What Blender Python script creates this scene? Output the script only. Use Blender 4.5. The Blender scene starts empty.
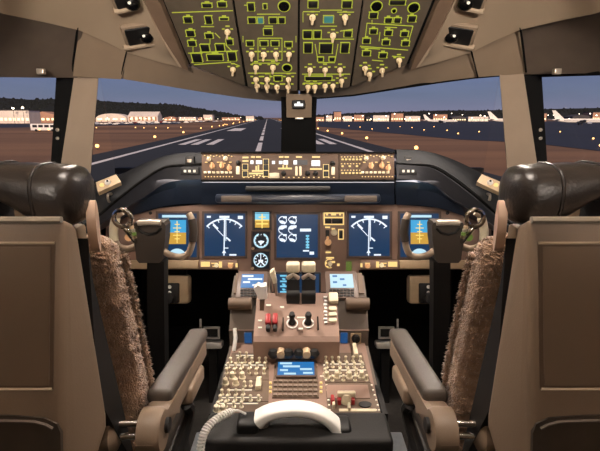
import bpy, bmesh, math, random
from math import radians, sin, cos, pi, tan
from mathutils import Vector, Matrix
random.seed(7)
V = Vector
SC = bpy.context.scene
COL = SC.collection

# ------------------------------------------------------------------ camera, world, sun, lamps, exposure
F = 460.0                       # focal length in pixels of a 600 x 451 picture
PITCH = radians(13.2)
CAM = V((0.004, 0.0, 1.25))
cd = bpy.data.cameras.new('camera'); cam = bpy.data.objects.new('camera', cd); COL.objects.link(cam)
cd.sensor_width = 36.0; cd.lens = 36.0 * F / 600.0; cd.clip_start = 0.02; cd.clip_end = 30000
cam.location = CAM; cam.rotation_euler = (pi / 2 - PITCH, 0, 0)
SC.camera = cam
SC.view_settings.view_transform = 'Standard'; SC.view_settings.look = 'None'
SC.view_settings.gamma = 1.0; SC.view_settings.use_curve_mapping = False
SC.view_settings.exposure = 0.0

def lin(h):
    h = h.lstrip('#'); c = [int(h[i:i + 2], 16) / 255 for i in (0, 2, 4)]
    return tuple(x / 12.92 if x <= .04045 else ((x + .055) / 1.055) ** 2.4 for x in c) + (1,)

W = bpy.data.worlds.new('dusk_sky'); SC.world = W; W.use_nodes = True
nt = W.node_tree; nt.nodes.clear()
wo = nt.nodes.new('ShaderNodeOutputWorld'); bg = nt.nodes.new('ShaderNodeBackground')
tc = nt.nodes.new('ShaderNodeTexCoord'); sx = nt.nodes.new('ShaderNodeSeparateXYZ'); cr = nt.nodes.new('ShaderNodeValToRGB')
cr.color_ramp.elements[0].position = 0.0; cr.color_ramp.elements[0].color = lin('#777488')
cr.color_ramp.elements[1].position = 1.0; cr.color_ramp.elements[1].color = lin('#2c3a5c')
for p_, h_ in ((.012, '#7a7a90'), (.045, '#6c758c'), (.11, '#637094'), (.3, '#526187')):
    e = cr.color_ramp.elements.new(p_); e.color = lin(h_)
nz = nt.nodes.new('ShaderNodeTexNoise'); nz.inputs['Scale'].default_value = 5; nz.inputs['Detail'].default_value = 3
mp_ = nt.nodes.new('ShaderNodeMapping'); mp_.inputs['Scale'].default_value = (1, 1, 7)
mxs = nt.nodes.new('ShaderNodeMixRGB'); mxs.blend_type = 'MULTIPLY'; mxs.inputs[0].default_value = .22
nt.links.new(tc.outputs['Generated'], sx.inputs[0]); nt.links.new(sx.outputs['Z'], cr.inputs[0])
nt.links.new(tc.outputs['Generated'], mp_.inputs[0]); nt.links.new(mp_.outputs[0], nz.inputs['Vector'])
nt.links.new(cr.outputs[0], mxs.inputs[1]); nt.links.new(nz.outputs['Fac'], mxs.inputs[2])
nt.links.new(mxs.outputs[0], bg.inputs[0]); bg.inputs[1].default_value = 1.25
nt.links.new(bg.outputs[0], wo.inputs[0])

def lamp(name, kind, loc, energy, color, target=None, **kw):
    l = bpy.data.lights.new(name, kind); l.energy = energy; l.color = color
    for k, v in kw.items(): setattr(l, k, v)
    o = bpy.data.objects.new(name, l); COL.objects.link(o); o.location = loc
    if target is not None:
        o.rotation_euler = (V(target) - V(loc)).to_track_quat('-Z', 'Y').to_euler()
    return o
ZC = CAM.z
lamp('afterglow_fill', 'SUN', (0, 0, 50), 4.2, (1, .74, .55), (-6, 40, 30), angle=.15)  # added warm fill for the afterglow; no direct sun at dusk
WARM = (1.0, .86, .74)
# dome lamps in the aft ceiling (their housings are built with the ceiling) and flood lamps over the panels
lamp('dome_lamp', 'AREA', (-.42, -.75, ZC + .70), 2.5, WARM, (-.45, .9, ZC + .1), size=.30)
lamp('dome_lamp', 'AREA', (.42, -.75, ZC + .70), 2.5, WARM, (.45, .9, ZC + .1), size=.30)
lamp('aisle_lamp', 'AREA', (0, .55, ZC + .70), 16, WARM, (0, 1.35, ZC - .6), size=.22)
# two fill lamps added unseen on the aft bulkhead to brighten ceiling lining and posts
for s_ in (-1, 1): lamp('aft_fill_lamp', 'SPOT', (s_ * .55, -1.0, ZC + .30), 330, WARM, (s_ * .66, 1.2, ZC + .61), spot_size=.98, spot_blend=1.0, shadow_soft_size=.10)
# the swivel reading lights in the ceiling lining, aimed at the pedestal and the seats
for s_ in (-1, 1):
    lamp('reading_lamp', 'SPOT', (s_ * .60, 1.68, ZC + .31), 52, WARM, (s_ * .12, 1.30, ZC - .75), spot_size=1.5, spot_blend=.9, shadow_soft_size=.03)
    lamp('reading_lamp', 'SPOT', (s_ * .58, 1.50, ZC + .40), 16, WARM, (-s_ * .40, .75, ZC - .35), spot_size=1.6, spot_blend=.9, shadow_soft_size=.03)
# flood strip under the glareshield lip, on the instrument panel
lamp('panel_flood', 'AREA', (0, 1.775, ZC - .236), 1.1, WARM, (0, 1.87, ZC - .46), shape='RECTANGLE', size=1.1, size_y=.02)
FLOOD = []

# ------------------------------------------------------------------ picture geometry helpers
RX = V((1, 0, 0)); FW = V((0, cos(PITCH), -sin(PITCH))); UP = V((0, sin(PITCH), cos(PITCH)))
def ray(px, py): return FW + RX * ((px - 300) / F) - UP * ((py - 225.5) / F)
def at_d(px, py, d): return CAM + ray(px, py) * d
def at_y(px, py, y): r = ray(px, py); return CAM + r * ((y - CAM.y) / r.y)
def at_x(px, py, x): r = ray(px, py); return CAM + r * ((x - CAM.x) / r.x)
def at_z(px, py, z): r = ray(px, py); return CAM + r * ((z - CAM.z) / r.z)
def mir(p, s): return V((p[0] if s < 0 else -p[0], p[1], p[2]))   # everything is drawn for the left side and mirrored

class PL:
    """A flat panel in the cockpit: a point on it and its outward normal."""
    def __init__(s, o, n):
        s.o = V(o); s.Z = V(n).normalized(); s.X = (RX - s.Z * RX.dot(s.Z)).normalized(); s.Y = s.Z.cross(s.X)
        s.R = Matrix((s.X, s.Y, s.Z)).transposed()
    def hit(s, px, py):
        r = ray(px, py); t = (s.o - CAM).dot(s.Z) / r.dot(s.Z); return CAM + r * t
    def uv(s, px, py):
        q = s.hit(px, py) - s.o; return q.dot(s.X), q.dot(s.Y)
    def w(s, u, v, n=0): return s.o + s.X * u + s.Y * v + s.Z * n
    def wp(s, px, py, n=0): return s.hit(px, py) + s.Z * n
    def M(s, u=0, v=0, n=0):
        m = s.R.to_4x4(); m.translation = s.w(u, v, n); return m
    def Mp(s, px, py, n=0):
        u, v = s.uv(px, py); return s.M(u, v, n)
    def rect(s, x0, y0, x1, y1):
        xm = (x0 + x1) / 2; ym = (y0 + y1) / 2
        return s.uv(x0, ym)[0], s.uv(x1, ym)[0], s.uv(xm, y1)[1], s.uv(xm, y0)[1]
    def k(s, px, py): return (s.hit(px, py) - CAM).dot(FW) / F        # metres per pixel there

# ------------------------------------------------------------------ materials
MATS = {}
def _tree(name):
    m = bpy.data.materials.new(name); m.use_nodes = True; t = m.node_tree; t.nodes.clear()
    o = t.nodes.new('ShaderNodeOutputMaterial'); MATS[name] = m; return m, t, o
def mat(name, col, rough=.5, metal=0., var=.12, scale=30, bump=0., bscale=200, sheen=0., spec=.5, col2=None, coat=0., detail=4, stretch=None):
    m, t, o = _tree(name); N = t.nodes; L = t.links
    b = N.new('ShaderNodeBsdfPrincipled'); L.new(b.outputs[0], o.inputs[0])
    c = lin(col) if isinstance(col, str) else tuple(col) + (1,)
    c2 = (lin(col2) if col2 else tuple(x * (1 - var * 2) for x in c[:3]) + (1,))
    x = N.new('ShaderNodeTexCoord'); n = N.new('ShaderNodeTexNoise'); n.inputs['Scale'].default_value = scale; n.inputs['Detail'].default_value = detail
    if stretch:
        mm = N.new('ShaderNodeMapping'); mm.inputs['Scale'].default_value = stretch
        L.new(x.outputs['Object'], mm.inputs[0]); L.new(mm.outputs[0], n.inputs['Vector'])
    else: L.new(x.outputs['Object'], n.inputs['Vector'])
    r = N.new('ShaderNodeValToRGB'); r.color_ramp.elements[0].position = .35; r.color_ramp.elements[1].position = .7
    r.color_ramp.elements[0].color = c2; r.color_ramp.elements[1].color = c
    L.new(n.outputs['Fac'], r.inputs[0]); L.new(r.outputs[0], b.inputs['Base Color'])
    b.inputs['Roughness'].default_value = rough; b.inputs['Metallic'].default_value = metal
    b.inputs['Specular IOR Level'].default_value = spec
    if sheen: b.inputs['Sheen Weight'].default_value = sheen
    if coat: b.inputs['Coat Weight'].default_value = coat
    if bump:
        n2 = N.new('ShaderNodeTexNoise'); n2.inputs['Scale'].default_value = bscale; n2.inputs['Detail'].default_value = 3
        L.new(x.outputs['Object'], n2.inputs['Vector'])
        bp = N.new('ShaderNodeBump'); bp.inputs['Strength'].default_value = bump; bp.inputs['Distance'].default_value = .004
        L.new(n2.outputs['Fac'], bp.inputs['Height']); L.new(bp.outputs[0], b.inputs['Normal'])
    return m
def emi(name, col, s=1., body='#101010'):
    m, t, o = _tree(name); b = t.nodes.new('ShaderNodeBsdfPrincipled'); t.links.new(b.outputs[0], o.inputs[0])
    b.inputs['Base Color'].default_value = lin(body); b.inputs['Roughness'].default_value = .35
    b.inputs['Emission Color'].default_value = lin(col); b.inputs['Emission Strength'].default_value = s
    return m
def glassmat(name, tint):
    m, t, o = _tree(name); N = t.nodes; L = t.links
    a = N.new('ShaderNodeBsdfTransparent'); a.inputs[0].default_value = tint + (1,)
    g = N.new('ShaderNodeBsdfGlossy'); g.inputs['Roughness'].default_value = .03; g.inputs[0].default_value = (.8, .85, .9, 1)
    f = N.new('ShaderNodeFresnel'); f.inputs[0].default_value = 1.25
    x = N.new('ShaderNodeMixShader'); L.new(f.outputs[0], x.inputs[0]); L.new(a.outputs[0], x.inputs[1]); L.new(g.outputs[0], x.inputs[2])
    L.new(x.outputs[0], o.inputs[0]); return m

mat('lining', '#a5937d', .75, var=.04, scale=6, bump=.12, bscale=500)
mat('lining_trim', '#8f7d69', .65, var=.05, scale=9, bump=.1, bscale=500)
mat('visor', '#6a5e54', .6, var=.07, scale=14, bump=.12, bscale=400)
mat('rail_brown', '#6d5a4a', .6, var=.06, scale=14, bump=.08)
mat('panel_brown', '#95796a', .55, var=.06, scale=18, bump=.08, bscale=600)
mat('overhead_brown', '#534a3e', .6, var=.08, scale=25, bump=.06)
mat('shell', '#8a7663', .5, var=.05, scale=8, bump=.1, bscale=600)
mat('shell_panel', '#816e5c', .5, var=.05, scale=8, bump=.1, bscale=600)
mat('seal', '#080808', .8, var=.1, spec=.15)
mat('black', '#0e0d0d', .55, var=.15)
mat('black_gloss', '#0a0a0b', .25, var=.1)
mat('black_soft', '#1b1918', .7, var=.12, bump=.15, bscale=300)
mat('leather', '#2b2623', .33, var=.15, scale=22, bump=.14, bscale=240)
mat('fleece', '#d0ac8e', .95, col2='#a07e64', scale=55, bump=.9, bscale=330, sheen=.5)
mat('armpad', '#4e463f', .5, var=.06, scale=20, bump=.12, bscale=500)
mat('hub', '#463f39', .5, var=.06, scale=20, bump=.08)
mat('chrome', '#d8d2ca', .16, 1., var=.05)
mat('satin', '#b5aa9b', .32, .55, var=.06)
mat('horn', '#b3a08c', .32, .15, var=.06)
mat('pedal_silver', '#d5d0c8', .3, .2, var=.05)
mat('bead_highlight', '#c9b69c', .45, var=.05)  # pale colour paints a highlight along the seat panel edges
mat('cream', '#e9ddc0', .45, var=.05, scale=60)
mat('white', '#f1eee8', .4, var=.03)
mat('handset_grey', '#b9b6b0', .45, var=.05)
mat('beige', '#c6ad8c', .5, var=.06, scale=30)
mat('red', '#a51d20', .4, var=.08)
mat('glare_top', '#26282b', .8, var=.08, scale=30, bump=.2, bscale=500)
mat('glare_face', '#2f3036', .6, var=.08, scale=30)
mat('glare_under_sky_tint', '#252e3e', .30, var=.1, scale=20, spec=.6)  # blue in the base colour paints the sky's reflection
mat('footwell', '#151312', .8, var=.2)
mat('floor', '#2b2723', .85, var=.2, scale=40, bump=.3)
mat('track', '#c3c9d2', .3, .6, var=.1)
mat('wall', '#9a846b', .7, var=.05, scale=6)
mat('mode_brown', '#5c4636', .55, var=.06, scale=18)
mat('flap', '#4d4238', .7)
mat('paddle', '#d3b39b', .5, var=.05)
emi('screen_mid', '#1f5f9e', .55)
mat('bezel', '#5e4c42', .45, var=.05)
mat('key', '#8c7a6a', .5, var=.08)
mat('drum', '#191817', .5, var=.1)
emi('legend_green', '#bcc43c', .9)
emi('legend_green_dim', '#c3cf3e', .6)
emi('legend_gold', '#ffd98a', 1.1)
emi('legend_white', '#fff2d8', 1.2)
emi('lcd_white', '#ffffff', 1.3)
emi('screen_navy', '#123a60', .85)
emi('screen_blue', '#2f7fc4', .9)
emi('screen_dark', '#0a1524', .6)
emi('gfx_white', '#eaf4ff', 1.15)
emi('gfx_cyan', '#7fd0ee', 1.0)
emi('gfx_sky', '#45a8dc', 1.0)
emi('gfx_orange', '#d0a040', 1.0)
emi('gfx_yellow', '#ffe27a', 1.1)
emi('gfx_pale', '#bfe4f4', 1.05)
emi('gfx_lime', '#7d9440', .5)
emi('knob_cream_glow', '#f0c08a', .12, '#e0cdaa')  # this and the next two: knob bodies given a glow to brighten them
emi('knob_glow', '#f3d9a8', .32, '#e9ddc0')
emi('knob_pink_glow', '#e6b07a', .35, '#c9996e')
emi('teal_lit', '#4f9c95', .6)
glassmat('glass', (.97, .98, 1.0))
# outside
mat('field', '#97714f', .95, col2='#61452f', scale=.02, detail=9, stretch=(.25, 1.8, 1))
mat('asphalt', '#272b2d', .85, var=.12, scale=.05, detail=8)
mat('apron', '#272d3b', .8, var=.12, scale=.02, detail=6)
mat('paint_white', '#f4f2ee', .7, var=.05, scale=.4)
mat('forest', '#151b19', .95, var=.25, scale=.05)
mat('building_white', '#efe3d6', .7, var=.08, scale=.1)
mat('building_tan', '#c79a80', .8, var=.12, scale=.1)
mat('building_dark', '#4d4a4c', .8, var=.12, scale=.1)
mat('plane_white', '#fbf7ee', .4, var=.03, scale=.1)
mat('plane_grey', '#9aa0ad', .4, var=.05)
mat('car_dark', '#23262c', .4, var=.1)
mat('car_red', '#7a2d28', .4, var=.1)
mat('pole', '#3a3634', .6)
emi('edge_lamp', '#ffb566', 5.)
emi('edge_lamp_far', '#ffc486', 9.)
emi('flood_lamp', '#ffe9c8', 9.)
emi('window_warm', '#ffdca6', 2.6)
emi('window_green', '#cfe8c0', 2.0)

# ------------------------------------------------------------------ mesh and object helpers
WL = {}     # world location of every object built so far
class MB:
    def __init__(s): s.bm = bmesh.new(); s.mi = 0
    def add(s, vs, fs, M=None):
        vv = [s.bm.verts.new((M @ V(v)) if M is not None else V(v)) for v in vs]
        for f in fs:
            try: s.bm.faces.new([vv[i] for i in f]).material_index = s.mi
            except ValueError: pass
        return s
    def merge(s, t, M=None):
        t.verts.index_update()
        s.add([v.co.copy() for v in t.verts], [[v.index for v in f.verts] for f in t.faces], M); t.free(); return s
    def box(s, x0, x1, y0, y1, z0, z1, M=None, bev=0., seg=2):
        t = bmesh.new(); bmesh.ops.create_cube(t, size=1)
        for v in t.verts:
            v.co = V((x0 + (v.co.x + .5) * (x1 - x0), y0 + (v.co.y + .5) * (y1 - y0), z0 + (v.co.z + .5) * (z1 - z0)))
        if bev > 0:
            bmesh.ops.bevel(t, geom=t.edges[:], offset=min(bev, .45 * min(abs(x1 - x0), abs(y1 - y0), abs(z1 - z0))), segments=seg, profile=.5, affect='EDGES')
        return s.merge(t, M)
    def pbox(s, pl, x0, y0, x1, y1, n0, n1, bev=0.):
        u0, u1, v0, v1 = pl.rect(x0, y0, x1, y1)
        return s.box(u0, u1, v0, v1, n0, n1, pl.M(), bev)
    def lathe(s, prof, M=None, seg=16, a0=0., a1=2 * pi):
        full = abs(a1 - a0 - 2 * pi) < 1e-6; n = seg if full else seg + 1; vs = []; fs = []
        for r, z in prof:
            for i in range(n):
                a = a0 + (a1 - a0) * i / seg; vs.append((r * cos(a), r * sin(a), z))
        for j in range(len(prof) - 1):
            for i in range(seg):
                k = (i + 1) % n; fs.append((j * n + i, j * n + k, (j + 1) * n + k, (j + 1) * n + i))
        if full:
            if prof[0][0] > 1e-6: fs.append(tuple(range(n))[::-1])
            if prof[-1][0] > 1e-6: fs.append(tuple((len(prof) - 1) * n + i for i in range(n)))
        s.add(vs, fs, M); return s
    def loft(s, rings, caps=True, close=True):
        n = len(rings[0]); vs = [p for r in rings for p in r]; fs = []
        for j in range(len(rings) - 1):
            for i in range(n if close else n - 1):
                k = (i + 1) % n; fs.append((j * n + i, j * n + k, (j + 1) * n + k, (j + 1) * n + i))
        if caps: fs.append(tuple(range(n))[::-1]); fs.append(tuple((len(rings) - 1) * n + i for i in range(n)))
        return s.add(vs, fs)
    def tube(s, pts, r, seg=10, oval=1.0, ref=None):
        pts = [V(p) for p in pts]; rings = []; nrm = V(ref) if ref else None
        for i, p in enumerate(pts):
            t = (pts[min(i + 1, len(pts) - 1)] - pts[max(i - 1, 0)]).normalized()
            if nrm is None: nrm = t.orthogonal()
            nrm = (nrm - t * nrm.dot(t)).normalized(); b = t.cross(nrm)
            rr = r[i] if isinstance(r, (list, tuple)) else r
            rings.append([p + nrm * (rr * cos(a)) + b * (rr * oval * sin(a)) for a in [2 * pi * k / seg for k in range(seg)]])
        return s.loft(rings)
    def prism(s, poly, vec):
        n = len(poly); a = [V(p) for p in poly]; b = [p + V(vec) for p in a]
        return s.add(a + b, [tuple(range(n))[::-1], tuple(range(n, 2 * n))] + [(i, (i + 1) % n, n + (i + 1) % n, n + i) for i in range(n)])
    def slab(s, rows, th):
        """a sheet given by rows of points, with thickness th along its normal"""
        m = len(rows); n = len(rows[0]); P = [[V(p) for p in r] for r in rows]; vs = []; 
        for j in range(m):
            for i in range(n):
                a = P[min(j + 1, m - 1)][i] - P[max(j - 1, 0)][i]; b = P[j][min(i + 1, n - 1)] - P[j][max(i - 1, 0)]
                nn = a.cross(b); nn = nn.normalized() if nn.length > 1e-9 else V((0, 0, 1)); vs.append((P[j][i], P[j][i] + nn * th))
        A = [x[0] for x in vs]; B = [x[1] for x in vs]; o = m * n; fs = []
        for j in range(m - 1):
            for i in range(n - 1):
                q = (j * n + i, j * n + i + 1, (j + 1) * n + i + 1, (j + 1) * n + i); fs.append(q); fs.append(tuple(o + k for k in q[::-1]))
        for j in range(m - 1):
            for i in (0, n - 1): fs.append((j * n + i, (j + 1) * n + i, o + (j + 1) * n + i, o + j * n + i))
        for i in range(n - 1):
            for j in (0, m - 1): fs.append((j * n + i, j * n + i + 1, o + j * n + i + 1, o + j * n + i))
        return s.add(A + B, fs)
    def mesh(s, name, mats, origin, smooth=True, ang=40):
        bm = s.bm; bmesh.ops.remove_doubles(bm, verts=bm.verts[:], dist=1e-6)
        bmesh.ops.recalc_face_normals(bm, faces=bm.faces[:])
        for v in bm.verts: v.co -= origin
        for f in bm.faces: f.smooth = smooth
        if smooth:
            for e in bm.edges:
                if len(e.link_faces) == 2 and e.calc_face_angle(0) > radians(ang): e.smooth = False
        me = bpy.data.meshes.new(name); bm.to_mesh(me); bm.free()
        for m in (mats if isinstance(mats, (list, tuple)) else [mats]): me.materials.append(MATS[m])
        return me
    def build(s, name, mats, parent=None, smooth=True, ang=40, base=False):
        lo = V((min(v.co.x for v in s.bm.verts), min(v.co.y for v in s.bm.verts), min(v.co.z for v in s.bm.verts)))
        hi = V((max(v.co.x for v in s.bm.verts), max(v.co.y for v in s.bm.verts), max(v.co.z for v in s.bm.verts)))
        c = (lo + hi) / 2
        if base: c.z = lo.z
        me = s.mesh(name, mats, c, smooth, ang); o = bpy.data.objects.new(name, me); COL.objects.link(o)
        put(o, c, parent); return o
def put(o, w, parent=None):
    w = V(w)
    if parent is not None: o.parent = parent; o.location = w - WL[parent.name]
    else: o.location = w
    WL[o.name] = w
def thing(name, loc, label, cat, group=None):
    o = bpy.data.objects.new(name, None); COL.objects.link(o); put(o, loc); o.empty_display_size = .05
    return tag(o, label, cat, group)
def tag(o, label, cat, group=None):
    o['label'] = label; o['category'] = cat
    if group: o['group'] = group
    return o
def struct(o): o['kind'] = 'structure'; return o
def inst(me, name, M, parent):
    """a copy of a shared mesh with its own place and turn, as a child of PARENT"""
    o = bpy.data.objects.new(name, me); COL.objects.link(o)
    o.parent = parent; m = M.copy(); w = m.translation.copy(); m.translation = w - WL[parent.name]; o.matrix_basis = m; WL[o.name] = w
    return o
ORD = 'first second third fourth fifth sixth seventh eighth ninth tenth eleventh twelfth thirteenth fourteenth fifteenth sixteenth seventeenth eighteenth nineteenth twentieth'.split()
def nth(k):
    if k < 20: return ORD[k]
    return ('twenty-' if k < 29 else 'thirty-' if k > 29 else '') + (ORD[k - 20] if k < 29 else ORD[k - 30] if k > 29 else 'thirtieth')
def bez(pts, n=8):
    """Catmull-Rom through the points"""
    P = [V(p) for p in pts]; P = [P[0] * 2 - P[1]] + P + [P[-1] * 2 - P[-2]]; out = []
    for i in range(1, len(P) - 2):
        for k in range(n):
            t = k / n; a, b, c, d = P[i - 1:i + 3]
            out.append(.5 * ((2 * b) + (c - a) * t + (2 * a - 5 * b + 4 * c - d) * t * t + (3 * b - a - 3 * c + d) * t ** 3))
    out.append(P[-2]); return out
def bar(mb, pl, x0, y0, x1, y1, wpx, n0, n1):
    """a straight raised line on a panel between two picture points"""
    a = V(pl.uv(x0, y0)); b = V(pl.uv(x1, y1)); d = b - a; L = d.length; k = pl.k((x0 + x1) / 2, (y0 + y1) / 2); h = wpx * k / 2
    m = pl.M(a.x, a.y, 0) @ Matrix.Rotation(math.atan2(d.y, d.x), 4, 'Z'); mb.box(0, L, -h, h, n0, n1, m)
def arc(mb, pl, cx, cy, r, a0, a1, wpx, n0, n1, seg=16):
    """a raised arc band; angles in degrees, 0 to the right and 90 up"""
    k = pl.k(cx, cy); u, v = pl.uv(cx, cy); vs = []
    for i in range(seg + 1):
        a = radians(a0 + (a1 - a0) * i / seg)
        for rr in (r - wpx / 2, r + wpx / 2):
            for n in (n0, n1): vs.append(pl.w(u + rr * k * cos(a), v + rr * k * sin(a), n))
    fs = []
    for i in range(seg):
        o = 4 * i; fs += [(o, o + 4, o + 6, o + 2), (o + 1, o + 3, o + 7, o + 5), (o, o + 1, o + 5, o + 4), (o + 2, o + 6, o + 7, o + 3)]
    fs += [(0, 2, 3, 1), (4 * seg, 4 * seg + 1, 4 * seg + 3, 4 * seg + 2)]
    mb.add(vs, fs)
def disc(mb, pl, cx, cy, rpx, n0, n1, seg=20, a0=0., a1=360.):
    k = pl.k(cx, cy); r = rpx * k
    if a1 - a0 >= 360: mb.lathe([(r, n0), (r, n1)], pl.Mp(cx, cy), seg)
    else:
        u, v = pl.uv(cx, cy); poly = [pl.w(u, v, n0)] + [pl.w(u + r * cos(radians(a0 + (a1 - a0) * i / seg)), v + r * sin(radians(a0 + (a1 - a0) * i / seg)), n0) for i in range(seg + 1)]
        mb.prism(poly, pl.Z * (n1 - n0))
def ring4(mb, pl, x0, y0, x1, y1, w, n0, n1):
    mb.pbox(pl, x0, y0, x1, y0 + w, n0, n1); mb.pbox(pl, x0, y1 - w, x1, y1, n0, n1)
    mb.pbox(pl, x0, y0 + w, x0 + w, y1 - w, n0, n1); mb.pbox(pl, x1 - w, y0 + w, x1, y1 - w, n0, n1)

# shared knob meshes, local z out of the panel
def knob_mesh(name, r, h, kind, m):
    b = MB()
    if kind == 'bar':      # selector: skirt and a thick pointer bar
        b.lathe([(r, 0), (r, h * .3), (r * .8, h * .4), (0, h * .4)], None, 14)
        b.box(-r * .38, r * .38, -r * 1.25, r * 1.25, h * .35, h, None, r * .18)
    elif kind == 'toggle':
        b.lathe([(r, 0), (r, h * .2), (r * .5, h * .3), (r * .45, h * .5), (r * .85, h * .9), (r * .6, h), (0, h)], None, 12)
    elif kind == 'round':
        b.lathe([(r * 1.15, 0), (r * 1.15, h * .25), (r * .85, h * .35), (r * .75, h * .95), (r * .6, h), (0, h)], None, 16)
        b.box(-r * .08, r * .08, 0, r * .8, h * .9, h * 1.06)
    elif kind == 'key':
        b.box(-r, r, -r * .75, r * .75, 0, h, None, r * .25)
    return b.mesh(name, m, V((0, 0, 0)))
# ------------------------------------------------------------------ ground, runway, apron
GZ = ZC - 6.0
def gp(px, py, h=0.): return at_z(px, py, GZ + h)
m = MB(); m.slab([[V((-6000, -40, GZ)), V((6000, -40, GZ))], [V((-6000, 12000, GZ)), V((6000, 12000, GZ))]], .2)
g = m.build('ground', 'field'); struct(g)
VPX = 267.5
ang = math.atan2((VPX - 300) / F * 1.0, cos(PITCH) + (225.5 - 117.6) / F * sin(PITCH))     # runway heading against the cockpit axis
RD = V((sin(ang), cos(ang), 0)); RN = V((cos(ang), -sin(ang), 0))
R0 = V((CAM.x, 0, GZ)) - RN * 1.8
def rw(x, y, h=0.): return R0 + RN * x + RD * y + V((0, 0, h))
def strip(mb, x0, x1, y0, y1, z0, z1): mb.add([rw(x, y, z) for z in (z0, z1) for (x, y) in ((x0, y0), (x1, y0), (x1, y1), (x0, y1))], [(3, 2, 1, 0), (4, 5, 6, 7), (0, 1, 5, 4), (1, 2, 6, 5), (2, 3, 7, 6), (3, 0, 4, 7)])
m = MB(); strip(m, -27, 26, -30, 3400, -.2, .05); rwy = m.build('runway', 'asphalt'); struct(rwy)
m = MB()
for k in range(-1, 60): strip(m, -.5, .5, 85 + k * 40, 114 + k * 40, .05, .07)
m.build('centre_line', 'paint_white', rwy)
for nm, x in (('edge_line', -21.4), ('edge_line', 20.2)):
    m = MB(); strip(m, x - .5, x + .5, -10, 3300, .05, .07); m.build(nm, 'paint_white', rwy)
m = MB()
for x in (-17.6, -14.8, -11.3, 10.6, 14.0, 16.9): strip(m, x - .85, x + .85, 107, 133, .05, .07)
m.build('threshold_bars', 'paint_white', rwy)
m = MB()
for x in (-13.8, 12.5): strip(m, x - 3.3, x + 3.3, 218, 270, .05, .07)
m.build('aiming_mark', 'paint_white', rwy)
# taxi apron to the right (blue-grey), with its far edge under the aircraft
m = MB(); q_ = [gp(*p, .04) for p in ((318, 126.5), (460, 139.5), (530, 143), (600, 151), (900, 175), (900, 122), (600, 121.3), (460, 121), (318, 121))]; m.prism(q_, V((0, 0, .03)))
ap = m.build('apron_ground', 'apron'); struct(ap)
m = MB(); q_ = [gp(*p, .04) for p in ((-400, 130.5), (20, 127.5), (180, 124), (180, 121.5), (20, 124), (-400, 124.5))]; m.prism(q_, V((0, 0, .03)))
ap = m.build('parking_ground', 'apron'); struct(ap)

# forest on the hills, one mass
def forest(name, prof, D, n, seed, label):
    rnd = random.Random(seed); m = MB(); rows = [[], []]
    for px, py in prof:
        t = at_y(px, py, D); b = V((t.x, D - 160, GZ - 1)); t2 = V((t.x, D, max(t.z - 16, GZ + 2)))
        rows[0].append(b); rows[1].append(t2)
    m.slab(rows, -5)
    for i in range(n):
        q = rnd.random() * (len(prof) - 1); k = int(q); f = q - k
        px = prof[k][0] * (1 - f) + prof[k + 1][0] * f; py = prof[k][1] * (1 - f) + prof[k + 1][1] * f
        e = rnd.random() ** .6; top = at_y(px, py, D); zb = (GZ + 1) * (1 - e) + (top.z - 16) * e; y = D - 160 * (1 - e)
        h = rnd.uniform(9, 14); r = rnd.uniform(5, 9)
        mm = Matrix.Translation((top.x + rnd.uniform(-6, 6), y, max(zb, GZ + 1) - 3))
        m.lathe([(r * .6, 0), (r, h * .25), (r * .7, h * .6), (r * .25, h * .9), (0, h)], mm, 6)
    o = m.build(name, 'forest', smooth=False); o['kind'] = 'stuff'; tag(o, label, 'trees'); return o
forest('forest', [(-200, 92), (-60, 93), (0, 94), (30, 96), (60, 95), (97, 97), (120, 98.5), (150, 100), (175, 101), (200, 105), (225, 109.5), (245, 113.5), (262, 116)], 1500, 1300, 3, 'long dark wooded ridge beyond the runway, falling towards its far end')
forest('forest', [(300, 114.5), (330, 112), (360, 110.5), (400, 109.5), (440, 108), (480, 108), (530, 107), (600, 105.5), (700, 105), (820, 104)], 2300, 1100, 4, 'low dark wooded skyline behind the parked airliners')

# ------------------------------------------------------------------ buildings, vehicles, lamps outside
def building(name, px0, px1, pyt, pyb, matn, label, cat, roof='flat', lit=6, group=None, depth=22, win='window_warm'):
    a = gp(px0, pyb); b = gp(px1, pyb); y = a.y; b = at_y(px1, pyb, y); top = at_y((px0 + px1) / 2, pyt, y).z
    w = b.x - a.x; h = top - GZ; t = thing(name, (a.x + w / 2, y, GZ), label, cat, group)
    m = MB()
    if roof == 'arch':
        rg = []
        for yy in (y, y + depth):
            rg.append([V((a.x, yy, GZ))] + [V((a.x + w / 2 - w / 2 * cos(pi * i / 14), yy, GZ + h * .35 + h * .65 * sin(pi * i / 14))) for i in range(15)] + [V((b.x, yy, GZ))])
        m.loft(rg)
    elif roof == 'gable':
        rg = [[V((x, yy, zz)) for x, zz in ((a.x, GZ), (a.x, GZ + h * .7), (a.x + w / 2, GZ + h), (b.x, GZ + h * .7), (b.x, GZ))] for yy in (y, y + depth)]; m.loft(rg)
    elif roof == 'shed':
        rg = [[V((x, yy, zz)) for yy, zz in ((y, GZ), (y, GZ + h * .55), (y + depth * .6, GZ + h), (y + depth, GZ + h * .55), (y + depth, GZ))] for x in (a.x, b.x)]; m.loft(rg)
    else: m.box(a.x, b.x, y, y + depth, GZ, GZ + h)
    m.build('walls', matn, t, smooth=False)
    if roof == 'flat':
        m = MB(); m.box(a.x - .4, b.x + .4, y - .4, y + depth, GZ + h, GZ + h + max(.4, h * .06)); m.build('roof_edge', 'building_dark', t)
    if roof == 'shed':
        for k in range(7):
            x = a.x + w * (k + .5) / 7; m = MB(); m.box(x - w * .03, x + w * .03, y - .3, y, GZ + h * .1, GZ + h * .5); m.build('pilaster', 'building_tan', t)
    for k in range(lit):
        x = a.x + w * (k + .5) / lit; m = MB(); m.box(x - w / lit * .28, x + w / lit * .28, y - .25, y + .1, GZ + h * .22, GZ + h * .42); m.build('window', win, t)
    return t
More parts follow.
